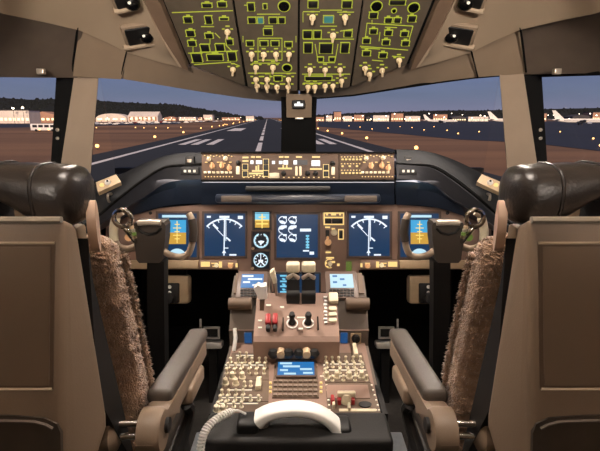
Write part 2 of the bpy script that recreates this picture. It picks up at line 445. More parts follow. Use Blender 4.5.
building('hangar', 128, 158, 111.5, 121.8, 'building_white', 'white hangar with a ribbed roof below the wooded ridge', 'hangar', 'shed', 5)
building('hangar', 96, 127, 113.5, 121.8, 'building_white', 'low round-roofed white hangar beside the left window post', 'hangar', 'arch', 4)
building('terminal', -30, 30, 110.5, 123.4, 'building_white', 'long pale terminal building seen through the left side window', 'building', 'flat', 14)
building('shed', 31, 56, 111.5, 122.8, 'building_tan', 'tan gabled shed seen through the left side window', 'building', 'gable', 5)
building('shed', 164, 176, 116.5, 121, 'building_tan', 'small tan shed right of the ribbed white hangar', 'building', 'gable', 3)
building('shed', 179, 196, 117, 120.8, 'building_white', 'long low white shed below the middle of the wooded ridge', 'building', 'flat', 6)
building('shed', 197.5, 202.5, 117.2, 120.6, 'building_tan', 'tiny tan shed below the falling end of the ridge', 'building', 'gable', 2)
building('shed', 203.5, 212.5, 114.8, 120.5, 'building_white', 'white flat-roofed block below the falling end of the ridge', 'building', 'flat', 4)
building('shed', 222, 240, 117.4, 120.5, 'building_tan', 'long low tan block near the far end of the runway', 'building', 'flat', 6)
building('shed', 246, 254, 116, 121.2, 'building_white', 'bright white block at the far end of the runway', 'building', 'flat', 3)
rr = random.Random(11)
RB = [(316, 324, 117, 'tan'), (326, 332, 115.5, 'white'), (334, 341, 112, 'tan'), (343, 352, 116, 'white'), (354, 364, 114.8, 'tan'), (366, 371, 116.5, 'dark'), (373, 389, 115.3, 'white'),
      (391, 403, 113.5, 'tan'), (405, 420, 116, 'white'), (433, 447, 114.4, 'tan'), (452, 466, 115.8, 'dark'), (468, 488, 116.6, 'white'), (536, 546, 113.5, 'tan'), (572, 590, 114.5, 'dark'), (592, 640, 112.5, 'tan')]
RLAB = ['first small tan block right of the centre post', 'second, white block right of the centre post', 'tall narrow tan tower block right of the centre post', 'white block just right of the tall tan tower',
        'wide tan block between the tower and the bright terminal', 'narrow dark shed beside the bright terminal', 'bright long white terminal in the right windscreen', 'tan building with a raised roof in the right windscreen',
        'white shed left of the smallest airliner tail', 'tan hangar right of the smallest airliner tail', 'dark low hangar in the middle of the apron edge', 'long white hangar with greenish light left of the right window post',
        'tan block at the front edge of the right side window', 'dark hangar behind the airliner in the right side window', 'long tan hangar at the right end of the right side window']
for (a, b, t_, c_), lb in zip(RB, RLAB):
    building('terminal_block' if c_ != 'dark' else 'hangar', a, b, t_, 121.5, 'building_' + c_, lb, 'building', 'flat' if c_ != 'dark' else 'gable', max(2, int((b - a) / 2.2)), None, 26, 'window_green' if 'greenish' in lb else 'window_warm')

# parked vehicles on the left field edge
def vehicle_meshes():
    out = []
    for L_, H_ in ((4.6, 1.5), (5.4, 2.3), (9., 3.)):
        b = MB(); b.box(-L_ / 2, L_ / 2, -.9, .9, .35, H_ * .62, None, .2); b.box(-L_ * .3, L_ * .32, -.8, .8, H_ * .6, H_, None, .25); body = b.mesh('vehicle_body', 'white', V((0, 0, 0)))
        b = MB()
        for x in (-L_ * .3, L_ * .3):
            b.lathe([(.36, -.95), (.36, .95)], Matrix.Translation((x, 0, .36)) @ Matrix.Rotation(pi / 2, 4, 'X'), 12)
        wh = b.mesh('vehicle_wheels', 'black', V((0, 0, 0)))
        out.append((body, wh, L_, H_))
    return out
VM = vehicle_meshes(); bodies = {}
def vehicle(px, py, kind, colour, name, label, group):
    p = gp(px, py); t = thing(name, p, label, 'vehicle', group); body, wh, L_, H_ = VM[kind]
    key = (kind, colour)
    if key not in bodies:
        me = body.copy(); me.materials.clear(); me.materials.append(MATS[colour]); bodies[key] = me
    M = Matrix.Translation(p)
    inst(bodies[key], 'car_body', M, t); inst(wh, 'wheels', M, t); return t
for k in range(30):
    px = 97 + k * 4.3 + rr.uniform(-1, 1); py = 124.6 - k * .095 + rr.uniform(-.5, .7)
    vehicle(px, py, rr.choice((0, 0, 1, 1)), rr.choice(('white', 'car_dark', 'car_red', 'plane_grey', 'white')), 'parked_car', '%s parked vehicle from the left window post in the row below the ridge' % nth(k), 'vehicles parked below the ridge')
bus = thing('airport_bus', gp(46, 131.5), 'white airport bus parked on the field beyond the left side window', 'bus'); bl = WL[bus.name]
m = MB(); m.box(bl.x - 6, bl.x + 6, bl.y - 1.3, bl.y + 1.3, GZ + .5, GZ + 3.4, None, .2); m.build('body', 'paint_white', bus)
for k in range(4):
    m = MB(); m.box(bl.x - 5 + k * 2.6, bl.x - 3 + k * 2.6, bl.y - 1.34, bl.y - 1.2, GZ + 1.8, GZ + 2.9); m.build('window', 'car_dark', bus)
for sx_ in (-3.6, 3.6):
    m = MB(); m.lathe([(.55, -1.4), (.55, 1.4)], Matrix.Translation((bl.x + sx_, bl.y, GZ + .55)) @ Matrix.Rotation(pi / 2, 4, 'X'), 14); m.build('wheel', 'black', bus)
for sx_ in (-3.4, 3.3):
    m = MB(); m.lathe([(0, -.3), (.42, -.2), (.42, .05), (0, .1)], Matrix.Translation((bl.x + sx_ * .6, bl.y - 1.36, GZ + 1.0)) @ Matrix.Rotation(pi / 2, 4, 'X'), 12); m.build('headlamp', 'edge_lamp', bus)

# runway edge lights: each a stake with a lantern
b = MB(); b.lathe([(.05, 0), (.05, .42), (.22, .45), (.22, .5)], None, 10); LST = b.mesh('stake', 'pole', V((0, 0, 0)))
b = MB(); b.lathe([(.2, .5), (.33, .62), (.34, .85), (.22, 1.05), (0, 1.1)], None, 14); LLN = b.mesh('lantern', 'edge_lamp', V((0, 0, 0)))
def edge_light(p, sc, label, group):
    t = thing('runway_edge_light', p, label, 'runway light', group); M = Matrix.Translation(p) @ Matrix.Scale(sc, 4)
    inst(LST, 'stake', M, t); inst(LLN, 'lantern', M, t)
for i_, (px, py) in enumerate(((97.5, 150), (155, 139.5), (183.5, 134.3), (201, 129.6), (212, 128), (219.5, 126.8), (227, 125.6), (233, 124.6))):
    edge_light(gp(px, py), 1.0, '%s nearest glowing orange light along the left runway edge' % nth(i_), 'runway edge lights on the left')
for i_, (px, py) in enumerate(((416, 152), (366.6, 140.8), (342, 135.6), (327.6, 132.6), (318, 130))):
    edge_light(gp(px, py), 1.0, '%s nearest glowing orange light along the right runway edge' % nth(i_), 'runway edge lights on the right')
for k in range(22):
    edge_light(rw(-29 - (k % 2) * 3, 330 + k * 48), 1.1, '%s distant orange light in the string leading to the far runway end' % nth(k), 'far runway lights on the left')
for k in range(10):
    edge_light(rw(27, 330 + k * 90), 1.1, '%s distant orange light on the far right runway edge, beside the centre post' % nth(k), 'far runway lights on the right')
for i_, (px, py) in enumerate(((96.5, 128.8), (135.5, 128.6), (144, 128.9), (156, 128.8), (168, 129), (181, 128.4))):
    edge_light(gp(px, py), .8, '%s small orange light from the left window post, out on the brown field' % nth(i_), 'taxiway lights on the left field')
for i_, (px, py) in enumerate(sorted(((424, 131), (458, 135), (447, 131.5), (479, 133), (593, 140.5), (600, 148), (400, 127.5), (388, 129), (372, 130), (360, 128), (349, 126.5), (412, 128.5), (434, 127.5), (505, 131), (560, 133)))):
    edge_light(gp(px, py), .7, '%s small pale apron light from the centre post, right of the runway' % nth(i_), 'apron lights on the right')
# apron flood lamps on poles
def flood(px, pyb, pyt, label, group, sc=1.0):
    p = gp(px, pyb); top = at_y(px, pyt, p.y).z; t = thing('floodlight_mast', p, label, 'floodlight', group)
    m = MB(); m.lathe([(.25, 0), (.15, top - GZ)], Matrix.Translation(p), 8); m.build('mast', 'pole', t)
    m = MB(); r = .9 * sc; m.lathe([(r * .4, 0), (r, r * .3), (r, r * 1.1), (r * .5, r * 1.5), (0, r * 1.6)], Matrix.Translation((p.x, p.y, top - r * .5)), 12); m.build('lamp_head', 'flood_lamp', t)
flood(15, 123.5, 108.5, 'left of the two tall bright floodlights beyond the left side window', None, 1.2)
flood(24.7, 123.5, 108, 'right of the two tall bright floodlights beyond the left side window', None, 1.2)
for k in range(20):
    px = 100 + k * 7.9 + rr.uniform(-2, 2); flood(px, 122.7 - k * .12, 118.6 + rr.uniform(-.8, .8) - k * .02, '%s small floodlight from the left window post, among the sheds below the ridge' % nth(k), 'floodlights below the ridge', .5)
n_f = -1
for k in range(34):
    px = 318 + k * 8.4 + rr.uniform(-3, 3)
    if 500 < px < 530: continue
    n_f += 1; flood(px, 121.6, 118 + rr.uniform(-4.5, 2.), '%s floodlight from the centre post over the apron on the right' % nth(n_f), 'floodlights over the right apron', rr.uniform(.6, 1.1))

# airliners, side on, noses away to the right
def airliner(px, pyb, sc, label):
    p = gp(px, pyb); t = thing('airliner', p, label, 'airliner'); s_ = sc
    def P(x, y, z): return V((p.x + x * s_, p.y + y * s_, GZ + z * s_))
    prof = [(-2, .25, 5.6), (2, .9, 5.2), (8, 1.7, 4.7), (15, 2.1, 4.4), (45, 2.1, 4.4), (50, 1.9, 4.3), (53.5, 1.3, 4.0), (55.5, .4, 3.7)]
    m = MB(); m.loft([[P(x, r * cos(a), z + r * sin(a)) for a in [2 * pi * k / 16 for k in range(16)]] for x, r, z in prof]); m.build('fuselage', 'plane_white', t)
    m = MB(); m.prism([P(10.5, -.15, 6), P(1, -.15, 5.8), P(-3.2, -.15, 14.6), P(.2, -.15, 14.6)], V((0, .35 * s_, 0))); m.build('tail_fin', 'plane_white', t)
    for sg in (-1, 1):
        m = MB(); m.prism([P(6, sg * .5, 5.4), P(1.5, sg * .5, 5.4), P(-2.5, sg * 8, 5.9), P(0, sg * 8, 5.9)], V((0, 0, .3 * s_))); m.build('tailplane', 'plane_white', t)
        m = MB(); m.prism([P(32, sg * 1.5, 3.4), P(23, sg * 1.5, 3.4), P(17, sg * 22, 5.2), P(19.5, sg * 22, 5.2)], V((0, 0, .45 * s_))); m.build('wing', 'plane_grey', t)
        e = MB(); e.lathe([(.7, -2.2), (1.25, -.6), (1.4, 1.2), (1.2, 2.2), (.3, 2.0)], Matrix.Translation(P(31, sg * 8, 2.3)) @ Matrix.Rotation(pi / 2, 4, 'Y') @ Matrix.Scale(s_, 4), 14); e.build('engine', 'plane_grey', t)
    for x, y in ((27, -3), (27, 3), (48, 0)):
        m = MB(); m.box(p.x + (x - .2) * s_, p.x + (x + .2) * s_, p.y + (y - .2) * s_, p.y + (y + .2) * s_, GZ, GZ + 3.2 * s_); m.lathe([(.65 * s_, -.35 * s_), (.65 * s_, .35 * s_)], Matrix.Translation(P(x, y, .65)) @ Matrix.Rotation(pi / 2, 4, 'X'), 12); m.build('landing_gear', 'pole', t)
    m = MB(); m.box(p.x + 9 * s_, p.x + 49 * s_, p.y - 2.14 * s_, p.y - 2.0 * s_, GZ + 4.7 * s_, GZ + 5.0 * s_); m.build('window_row', 'car_dark', t)
airliner(424.5, 123.5, .62, 'smallest white airliner with its tail in the middle of the right windscreen')
airliner(489, 124.0, .80, 'white airliner whose tail stands just left of the right window post')
airliner(553.5, 125.2, .80, 'large white airliner parked beyond the right side window')
# ------------------------------------------------------------------ cockpit shell
OH = PL(at_d(298, 92, 2.2), (at_d(298, 0, 1.76) - at_d(298, 92, 2.2)).normalized().cross(RX) * -1)
if OH.Z.z > 0: OH = PL(OH.o, -OH.Z)
ZTOP = ZC + .76; XW = 1.25
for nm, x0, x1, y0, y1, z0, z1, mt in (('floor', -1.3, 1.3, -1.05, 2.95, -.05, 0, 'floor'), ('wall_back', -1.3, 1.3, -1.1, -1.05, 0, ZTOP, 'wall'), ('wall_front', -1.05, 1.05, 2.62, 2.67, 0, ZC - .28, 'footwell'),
                                       ('ceiling', -1.3, 1.3, -1.05, 1.56, ZTOP, ZTOP + .04, 'lining')):
    m = MB(); m.box(x0, x1, y0, y1, z0, z1); struct(m.build(nm, mt, smooth=False))

# picture outlines of the left half; the right half is its mirror image
HT = [(-120, -25, .95), (0, 10, 1.45), (40, 18.5, 1.6), (77, 27, 1.75), (104, 38.5, 1.86), (127, 50, 1.95), (160, 59.5, 2.04), (186, 66, 2.09)]     # header top
WT = [(-120, 66, 1.35), (0, 70.5, 1.70), (72, 72.5, 1.93), (76, 74, 1.95), (99, 75, 1.97), (127, 77.5, 2.06), (160, 82, 2.18), (200, 88, 2.30), (245, 94, 2.42), (297.5, 98.5, 2.56)]   # window top
def row(pts, s): return [mir(at_d(*p), s) for p in pts]
for s in (-1, 1):
    side = 'left' if s < 0 else 'right'
    # ceiling lining between header and overhead rail
    R1 = [OH.hit(*q) + OH.Z * .02 for q in ((60, -150), (112, -65), (126, -38), (141, -12), (152, 10), (161, 28), (173, 48), (183, 63))]
    a = row(HT, s); b_ = [mir(q, s) for q in R1]; mid = [p.lerp(q, .5) + V((0, 0, .02)) for p, q in zip(a, b_)]
    m = MB(); m.slab([a, mid, b_], .015 * s); struct(m.build('trim_1' if s < 0 else 'trim_2', 'lining'))
    # upper closing panels behind the visible lining
    e0 = mir(at_d(-120, -25, .95), s); e1 = mir(R1[0], s); m = MB()
    m.slab([[V((e0.x, -1.05, e0.z)), e0], [V((e1.x * .8, -1.05, ZTOP)), V((e1.x, e1.y, ZTOP))]], .015)
    struct(m.build('wall_upper_' + side, 'lining'))
    # dark sun visor panel over the side window
    vt = [(-120, -27, .955), (0, 8, 1.455), (40, 16.5, 1.605), (80, 26, 1.765)]; vb = [(-120, 70, 1.36), (0, 73, 1.71), (40, 74, 1.83), (75, 74.5, 1.945)]
    m = MB(); a = row(vt, s); c = row(vb, s); mid = [p.lerp(q, .5) + V((.012 * s, 0, 0)) for p, q in zip(a, c)]
    m.slab([a, mid, c], .02); struct(m.build('trim_3' if s < 0 else 'trim_4', 'visor'))
    # small header panel over the post, and the long one over the windscreen
    m = MB(); m.slab([row([(76.5, 25.5, 1.76), (104, 36.5, 1.87), (128, 48.5, 1.96)], s), row([(72.5, 73, 1.92), (97, 75.5, 1.97), (119.5, 77, 2.03)], s)], .02); struct(m.build('trim_5' if s < 0 else 'trim_6', 'lining_trim'))
    top = [(126, 47.5, 1.96), (160, 56.5, 2.05), (186, 62, 2.10), (215, 71, 2.16), (245, 81, 2.22), (270, 84, 2.24), (298.5, 86, 2.25)]
    bot = [(121.5, 77, 2.03), (150, 80.5, 2.14), (180, 85, 2.25), (205, 88.7, 2.32), (245, 94.5, 2.42), (272, 97, 2.5), (298.5, 98.5, 2.56)]
    m = MB(); m.slab([row(top, s), row(bot, s)], .02); struct(m.build('trim_7' if s < 0 else 'trim_8', 'lining_trim'))
    # black seams between header panels
    m = MB()
    m.tube(row([(77.5, 27, 1.735), (72, 72, 1.905)], s), .004); m.tube(row([(127, 50, 1.935), (120.5, 77, 2.015)], s), .003); m.tube(row(HT, s), .004)
    struct(m.build('trim_9' if s < 0 else 'trim_10', 'seal'))
    # window post: beige face and black seal strip, running down to the sill
    zs = ZC - .30
    def down(px, py, d):        # continue a post edge to the sill
        p = at_d(px, py, d); q = at_d(px - (5.5 if px < 73 else 13 if px < 80 else 7), 160, d - .02); t = (zs - p.z) / (q.z - p.z); return p.lerp(q, t)
    m = MB(); fr = [mir(p, s) for p in (at_d(74.5, 73, 1.94), at_d(98.5, 74, 1.97), down(98.5, 74, 1.97), down(74.5, 73, 1.94))]
    dv = V((-.02 * -s, .05, 0)); m.prism(fr, dv); struct(m.build('wall_post_' + side, 'lining_trim', smooth=False))
    m = MB(); fr = [mir(p, s) for p in (at_d(56.5, 72, 1.93), at_d(74.5, 72, 1.945), down(76, 73, 1.945), down(56.5, 72, 1.93))]
    m.prism(fr, V((.0, .06, 0))); sl = m.build('wall_seal_' + side, 'seal', smooth=False); struct(sl)
    for py in (130, 138.5):
        m = MB(); m.lathe([(.008, 0), (.008, .006), (.003, .01)], Matrix.Translation(mir(at_d(58, py, 1.925), s)) @ Matrix.Rotation(pi / 2, 4, 'X'), 12); m.build('bolt', 'satin', sl)
    # side wall below and behind the side window
    xs0 = mir(at_d(60, 72, 1.95), s).x
    p0 = V((xs0 * 1.0, 2.02, 0)); p1 = V((s * 1.20, 1.0, 0))
    m = MB(); m.slab([[p0, p1], [p0 + V((0, 0, ZC - .26)), p1 + V((0, 0, ZC - .26))]], .02); struct(m.build('wall_' + side, 'wall', smooth=False))
    m = MB(); m.slab([[V((s * 1.20, 1.0, 0)), V((s * 1.20, -1.05, 0))], [V((s * 1.20, 1.0, ZC + .2)), V((s * 1.20, -1.05, ZC + .2))], [V((s * .95, 1.0, ZTOP)), V((s * .95, -1.05, ZTOP))]], .02); struct(m.build('wall_aft_' + side, 'wall', smooth=False))
    # fuselage side from post to nose
    q0 = mir(at_d(92, 160, 1.95), s); m = MB()
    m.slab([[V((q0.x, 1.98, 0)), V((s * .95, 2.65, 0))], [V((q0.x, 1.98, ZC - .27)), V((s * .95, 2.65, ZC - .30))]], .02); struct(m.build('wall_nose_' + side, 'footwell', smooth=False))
    # windows: frame bar and pane
    wn = 'window_1' if s < 0 else 'window_2'
    tp = [(99, 75, 1.985), (127, 77.5, 2.07), (160, 82, 2.19), (200, 88, 2.31), (245, 95, 2.44), (284, 98, 2.55)]
    tpw = row(tp, s); lo = [V((p.x, p.y + .10, ZC - .31)) for p in tpw]
    m = MB(); m.slab([tpw, [p.lerp(q, .5) for p, q in zip(tpw, lo)], lo], .012); win = m.build(wn, 'glass'); struct(win)
    m = MB(); m.tube([p + V((0, -.004, 0)) for p in tpw], .007, 8); m.build('frame', 'seal', win)
    wn = 'window_3' if s < 0 else 'window_4'
    st = row([(-120, 66, 1.37), (0, 70.5, 1.72), (58, 72.5, 1.95)], s); sb = [V((p.x * 1.05, p.y + .01, ZC - .27)) for p in st]
    m = MB(); m.slab([st, sb], .012); win = m.build(wn, 'glass'); struct(win)
    m = MB(); m.tube(row([(-120, 69, 1.36), (0, 73, 1.71), (58, 75, 1.94)], s), .009, 8); m.build('frame', 'seal', win)
    m = MB(); q = mir(at_d(41, 71.5, 1.765), s); m.box(q.x - .014, q.x + .014, q.y - .01, q.y + .012, q.z - .011, q.z + .011, None, .003); m.build('latch', 'satin', win)
# centre post
m = MB(); rg = []
for (xl, xr, py, y) in ((281, 317, 97, 2.47), (281.5, 316, 118, 2.50), (281, 316, 152, 2.53), (281, 316, 175, 2.56)):
    a = at_y(xl, py, y); b_ = at_y(xr, py, y); rg.append([a, b_, b_ + V((-.02, .12, 0)), a + V((.02, .12, 0))])
m.loft(rg); struct(m.build('wall_centre_post', 'seal', smooth=False))
m = MB(); rg = []
for (xl, xr, py, y) in ((286, 312, 94, 2.36), (286.5, 311.5, 117.5, 2.46)):
    a = at_y(xl, py, y); b_ = at_y(xr, py, y); rg.append([a, b_, b_ + V((0, .06, 0)), a + V((0, .06, 0))])
m.loft(rg); struct(m.build('trim_11', 'lining_trim', smooth=False))
cp = thing('standby_compass', at_y(298.5, 109, 2.36), 'small black standby compass on the top of the centre window post', 'compass')
CPL = PL(at_y(298.5, 104.5, 2.40), (0, -1, .06))
m = MB(); m.pbox(CPL, 292, 100.5, 305, 109, -.02, .03, .008); m.build('housing', 'black', cp)
m = MB(); m.pbox(CPL, 294.5, 104.2, 303, 106.6, .028, .033, .001); m.pbox(CPL, 297.3, 102.3, 300, 104.4, .028, .033, .001); m.build('compass_card', 'lcd_white', cp)
m = MB(); m.pbox(CPL, 295, 117.2, 303.5, 119, -.03, -.015, .001); m.build('placard', 'satin', cp)
# windscreen sill
m = MB(); m.slab([[V((-1.0, 1.98, ZC - .30)), V((-.45, 2.40, ZC - .30)), V((0, 2.60, ZC - .30)), V((.45, 2.40, ZC - .30)), V((1.0, 1.98, ZC - .30))], [V((-1.02, 2.3, ZC - .32)), V((-.5, 2.7, ZC - .32)), V((0, 2.75, ZC - .32)), V((.5, 2.7, ZC - .32)), V((1.02, 2.3, ZC - .32))]], .02)
struct(m.build('trim_12', 'black_soft'))

# dome lamp housings in the aft ceiling
for x, y, lb in ((-.42, -.75, 'square ceiling dome light in the aft ceiling behind the left seat'), (.42, -.75, 'square ceiling dome light in the aft ceiling behind the right seat'), (0, .55, 'square ceiling dome light over the aisle behind the pedestal')):
    t = thing('ceiling_light', (x, y, ZTOP - .04), lb, 'light'); m = MB(); m.box(x - .2, x + .2, y - .2, y + .2, ZTOP - .035, ZTOP, None, .01); m.build('housing', 'rail_brown', t)
    m = MB(); m.box(x - .15, x + .15, y - .15, y + .15, ZTOP - .042, ZTOP - .034); m.build('diffuser', 'legend_white', t)

for s_ in (-1, 1):  # made-up fixtures, out of view, for the added aft fill lamps
    t = thing('wall_light', (s_ * .55, -1.03, ZC + .22), 'added round fill light on the aft wall behind the %s seat' % ('left' if s_ < 0 else 'right'), 'light'); Q = Matrix.Translation((s_ * .55, -1.05, ZC + .30)) @ Matrix.Rotation(-pi / 2, 4, 'X')
    m = MB(); m.lathe([(.10, 0), (.095, .02), (.085, .03), (.085, .012), (0, .012)], Q, 24); m.build('housing', 'rail_brown', t)
    m = MB(); m.lathe([(.08, .010), (.07, .022), (0, .026)], Q, 20); m.build('lens', 'legend_white', t)
# recessed swivel lights in the lining, two on each side
def recess(s, cx, cy, w, h, d, tilt, label):
    A_, B_, C_ = at_d(127, 50, 1.95), OH.hit(157, 20), at_d(70, 26, 1.73); n = (B_ - A_).cross(C_ - A_).normalized(); n = n if n.dot(CAM - A_) > 0 else -n
    c = PL(A_ + n * .012, n).hit(cx, cy); pl = PL(c, n)
    t = thing('reading_light', mir(c, s), label, 'light')
    def bx(nm, x0, y0, x1, y1, n0, n1, bev, mt):
        u0, u1, v0, v1 = pl.rect(x0, y0, x1, y1); mm = MB(); mm.box(u0, u1, v0, v1, n0, n1, pl.M() @ Matrix.Rotation(tilt, 4, 'Z'), bev)
        for v in mm.bm.verts: v.co = mir(v.co, s)
        return mm.build(nm, mt, t)
    x0, x1, y0, y1 = cx - w / 2, cx + w / 2, cy - h / 2, cy + h / 2
    bx('rim', x0 - 2.5, y0 - 2, x1 + 1, y1 + 5, -.015, .004, .006, 'lining_trim'); bx('lower_lip', x0 - 1, y1 - .5, x1 + 1, y1 + 3.5, -.012, .018, .012, 'lining')
    bx('recess', x0, y0, x1, y1, -.012, .010, .006, 'black')
    mm = MB(); mm.lathe([(.026, 0), (.028, .006), (.022, .014), (.012, .018), (0, .018)], pl.Mp(cx + 5, cy + 1, .008), 20)
    for v in mm.bm.verts: v.co = mir(v.co, s)
    mm.build('swivel_lamp', 'black_gloss', t)
    mm = MB(); mm.lathe([(.006, 0), (.005, .004), (0, .005)], pl.Mp(cx + 1, cy - 3, .020), 12)
    for v in mm.bm.verts: v.co = mir(v.co, s)
    mm.build('pinpoint', 'legend_white', t)
recess(-1, 141.5, 34.5, 34, 17, 1.86, -.16, 'rectangular recessed reading light in the left ceiling lining, lower of the two')
recess(-1, 127, 1, 26, 11, 1.66, -.1, 'recessed reading light at the upper edge of the left ceiling lining')
recess(1, 141.5, 34.5, 34, 17, 1.86, -.16, 'rectangular recessed reading light in the right ceiling lining, lower of the two')
recess(1, 127, 1, 26, 11, 1.66, -.1, 'recessed reading light at the upper edge of the right ceiling lining')

# ------------------------------------------------------------------ overhead panel
ov = thing('overhead_panel', OH.hit(298, 60), 'large overhead switch panel with green-lit legends between the two ceiling linings', 'switch panel')
KB = knob_mesh('selector_knob', .0125, .030, 'bar', 'knob_cream_glow'); KT = knob_mesh('toggle_knob', .008, .024, 'toggle', 'knob_glow')
def ohpoly(mb, pts, n0, n1): mb.prism([OH.wp(*p, n0) for p in pts], OH.Z * (n1 - n0))
m = MB(); ohpoly(m, [(20, -150), (160, 0), (188, 65.5), (247, 88.5), (298.5, 92.5), (350, 88.5), (409, 65.5), (437, 0), (577, -150)], -.03, -.012); m.build('backing_plate', 'seal', ov)
for s in (-1, 1):
    m = MB(); r_ = [OH.wp(*p, -.02) for p in ((20, -150), (142, 0), (183, 64), (189, 66.5), (161.5, 0), (60, -150))]; r_ = [mir(p, s) for p in r_]
    m.prism(r_, OH.Z * .045); m.build('side_rail', 'rail_brown', ov)
MODS = {
 'A': [(98, -90), (163.5, 0), (190.5, 64.5), (245.2, 86.2), (232, 0), (217, -90)],
 'B': [(218.5, -90), (234.2, 0), (248, 87.2), (297.2, 91), (298, 0), (298.5, -90)],
 'C': [(300, -90), (300, 0), (299.5, 91), (349.5, 87.2), (362, 0), (377, -90)],
 'D': [(379, -90), (364, 0), (351.5, 86.2), (406, 65), (432.5, 0), (497, -90)]}
# switches (cx, cy, w, h), knobs (cx, cy), lit lines (x0, y0, x1, y1), round dials (cx, cy, r)
SW = {
 'A': [(207, 5, 11, 5), (222, 4, 10, 6), (188, 19.5, 9.5, 7), (208.5, 19.5, 8, 9), (224, 18.5, 10, 3.5), (190.5, 33, 9.5, 7), (209, 35.5, 9, 6), (192, 43, 9, 6.5), (205, 47.5, 10, 8), (220, 47, 10, 8), (229.5, 41.5, 8, 6.5), (197, 57.5, 11, 10), (215, 57, 17, 7), (232, 56, 9.5, 10)],
 'B': [(251, 6.5, 8, 9), (265, 6, 5, 6), (252, 20, 9, 7), (260.5, 20, 7, 7), (273, 20, 9, 7), (281.8, 20, 7.5, 7), (268, 31.5, 10, 7.5), (250, 43, 8.5, 6), (264, 43, 9, 6), (275, 43, 9, 6), (288.5, 44, 8.5, 6), (278, 78, 9, 6)],
 'C': [(313, 4, 11, 8), (347, 4, 11, 8), (328.5, 19, 11, 8), (307.5, 34, 10, 8.5), (317.5, 34, 8.5, 8.5), (348, 33.5, 9, 7), (308, 47.5, 9.5, 11), (345, 47.5, 9.5, 11), (326, 48, 14, 11), (320.5, 58.8, 7, 5), (332, 58.8, 7, 5), (318.5, 78, 28, 5)],
 'D': [(397.5, 2, 17, 6), (373.5, 15, 9.5, 7), (388.5, 20, 8.5, 6), (397.5, 20, 8, 6), (412, 18.5, 9, 7), (373.5, 31, 8.5, 6), (388.5, 32.5, 8.5, 6), (404.5, 33.5, 8.5, 6), (366.5, 40.5, 8.5, 6), (386, 42, 8.5, 6), (405.5, 43, 8.5, 6), (366.5, 53, 9, 6), (383, 55, 9, 6)]}
KN = {
 'A': [(227.5, 31.5), (233, 69)],
 'B': [(251.7, 54), (263.7, 54), (276, 54), (289, 54), (256, 67), (273, 67), (256, 79), (267, 79), (288.5, 79), (257, 85.5), (267, 86), (277, 86.5), (288, 86.5)],
 'C': [(312.5, 17), (345, 17), (333, 35), (310, 69.5), (325, 69.5), (340, 69.5), (308, 86.5), (315, 86.5), (325, 85.5), (333, 85.5), (341.5, 80.5)],
 'D': [(365, 68), (399, 60), (369.5, 74), (382, 70)]}
LN = {
 'A': [(172, 12.5, 233, 10.5), (201, 26.5, 214, 26.5), (188, 53, 238, 50.5), (194, 64.5, 231, 62), (193, 47, 193, 53), (210, 38, 210, 44), (226, 45, 232, 51), (215, 33, 220, 38), (235, 64, 240, 66)],
 'B': [(257, 14, 280, 14), (248, 73, 296, 73), (258, 38, 282, 38), (258, 38, 258, 60), (282, 38, 282, 60), (258, 60, 282, 60), (243, 36, 243, 42), (296, 36, 296, 42), (264, 26, 273, 26), (244, 5, 248, 5), (252, 63, 280, 63), (270, 74, 270, 80)],
 'C': [(320, 10, 342, 10), (303, 22, 303, 12), (320, 26, 337, 26), (303, 39, 354, 39), (315, 44, 318, 61), (338, 44, 335, 61), (318, 62.5, 335, 62.5), (302, 74, 350, 74), (303, 11.5, 320, 11.5), (337, 12, 354, 12), (303, 83, 322, 83), (340, 31, 353, 29)],
 'D': [(367, 23, 413, 26), (367, 23, 365.5, 36), (413, 26, 409, 40), (385, 27, 397, 27.5), (380, 32, 379, 41), (360, 46, 408, 50), (361, 47.5, 380, 49), (372, 60, 383, 61), (392, 56, 402, 57), (371, 8, 382, 8), (408, 9, 420, 9), (372, 20, 372, 24)]}
DI = {'A': [], 'B': [(284, 6, 5.2), (287, 67.5, 4)], 'C': [], 'D': [(376.5, 6, 5), (413.5, 7.5, 5), (394, 10.5, 1.8)]}
for key, poly in MODS.items():
    m = MB(); ohpoly(m, poly, -.014, 0); mod = m.build('panel_module', 'overhead_brown', ov)
    lg = MB()
    for (cx, cy, w, h) in SW[key]:
        ring4(lg, OH, cx - w / 2, cy - h / 2, cx + w / 2, cy + h / 2, .75, -.001, .0022)
        if key in 'AD' and h < 8: lg.pbox(OH, cx - w * .2, cy - h / 2 - 1.4, cx + w * .2, cy - h / 2 - .3, -.001, .002)
        b = MB(); b.pbox(OH, cx - w / 2 + 1.1, cy - h / 2 + 1.1, cx + w / 2 - 1.1, cy + h / 2 - 1.1, -.001, .008, .0018)
        b.build('push_switch', 'teal_lit' if (round(cx), round(cy)) in ((260, 20), (328, 19)) else 'black', mod)
    for l in LN[key]: bar(lg, OH, *l, .7, -.001, .002)
    for (cx, cy) in KN[key]:
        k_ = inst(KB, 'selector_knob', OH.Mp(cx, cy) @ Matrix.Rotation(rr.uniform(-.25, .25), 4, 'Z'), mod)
        for dx, dy in ((-4.2, -2.6), (4.2, -2.6)): lg.pbox(OH, cx + dx - 1.3, cy + dy - .5, cx + dx + 1.3, cy + dy + .5, -.001, .002)
        lg.pbox(OH, cx - 2, cy - 6, cx + 2, cy - 5, -.001, .002)
    for (cx, cy, r_) in DI[key]:
        b = MB(); disc(b, OH, cx, cy, r_, -.001, .006); b.build('round_dial', 'black_gloss', mod); arc(lg, OH, cx, cy, r_ + .8, 0, 360, .8, -.001, .003, 20)
    lg.build('lit_legends', 'legend_green', mod)
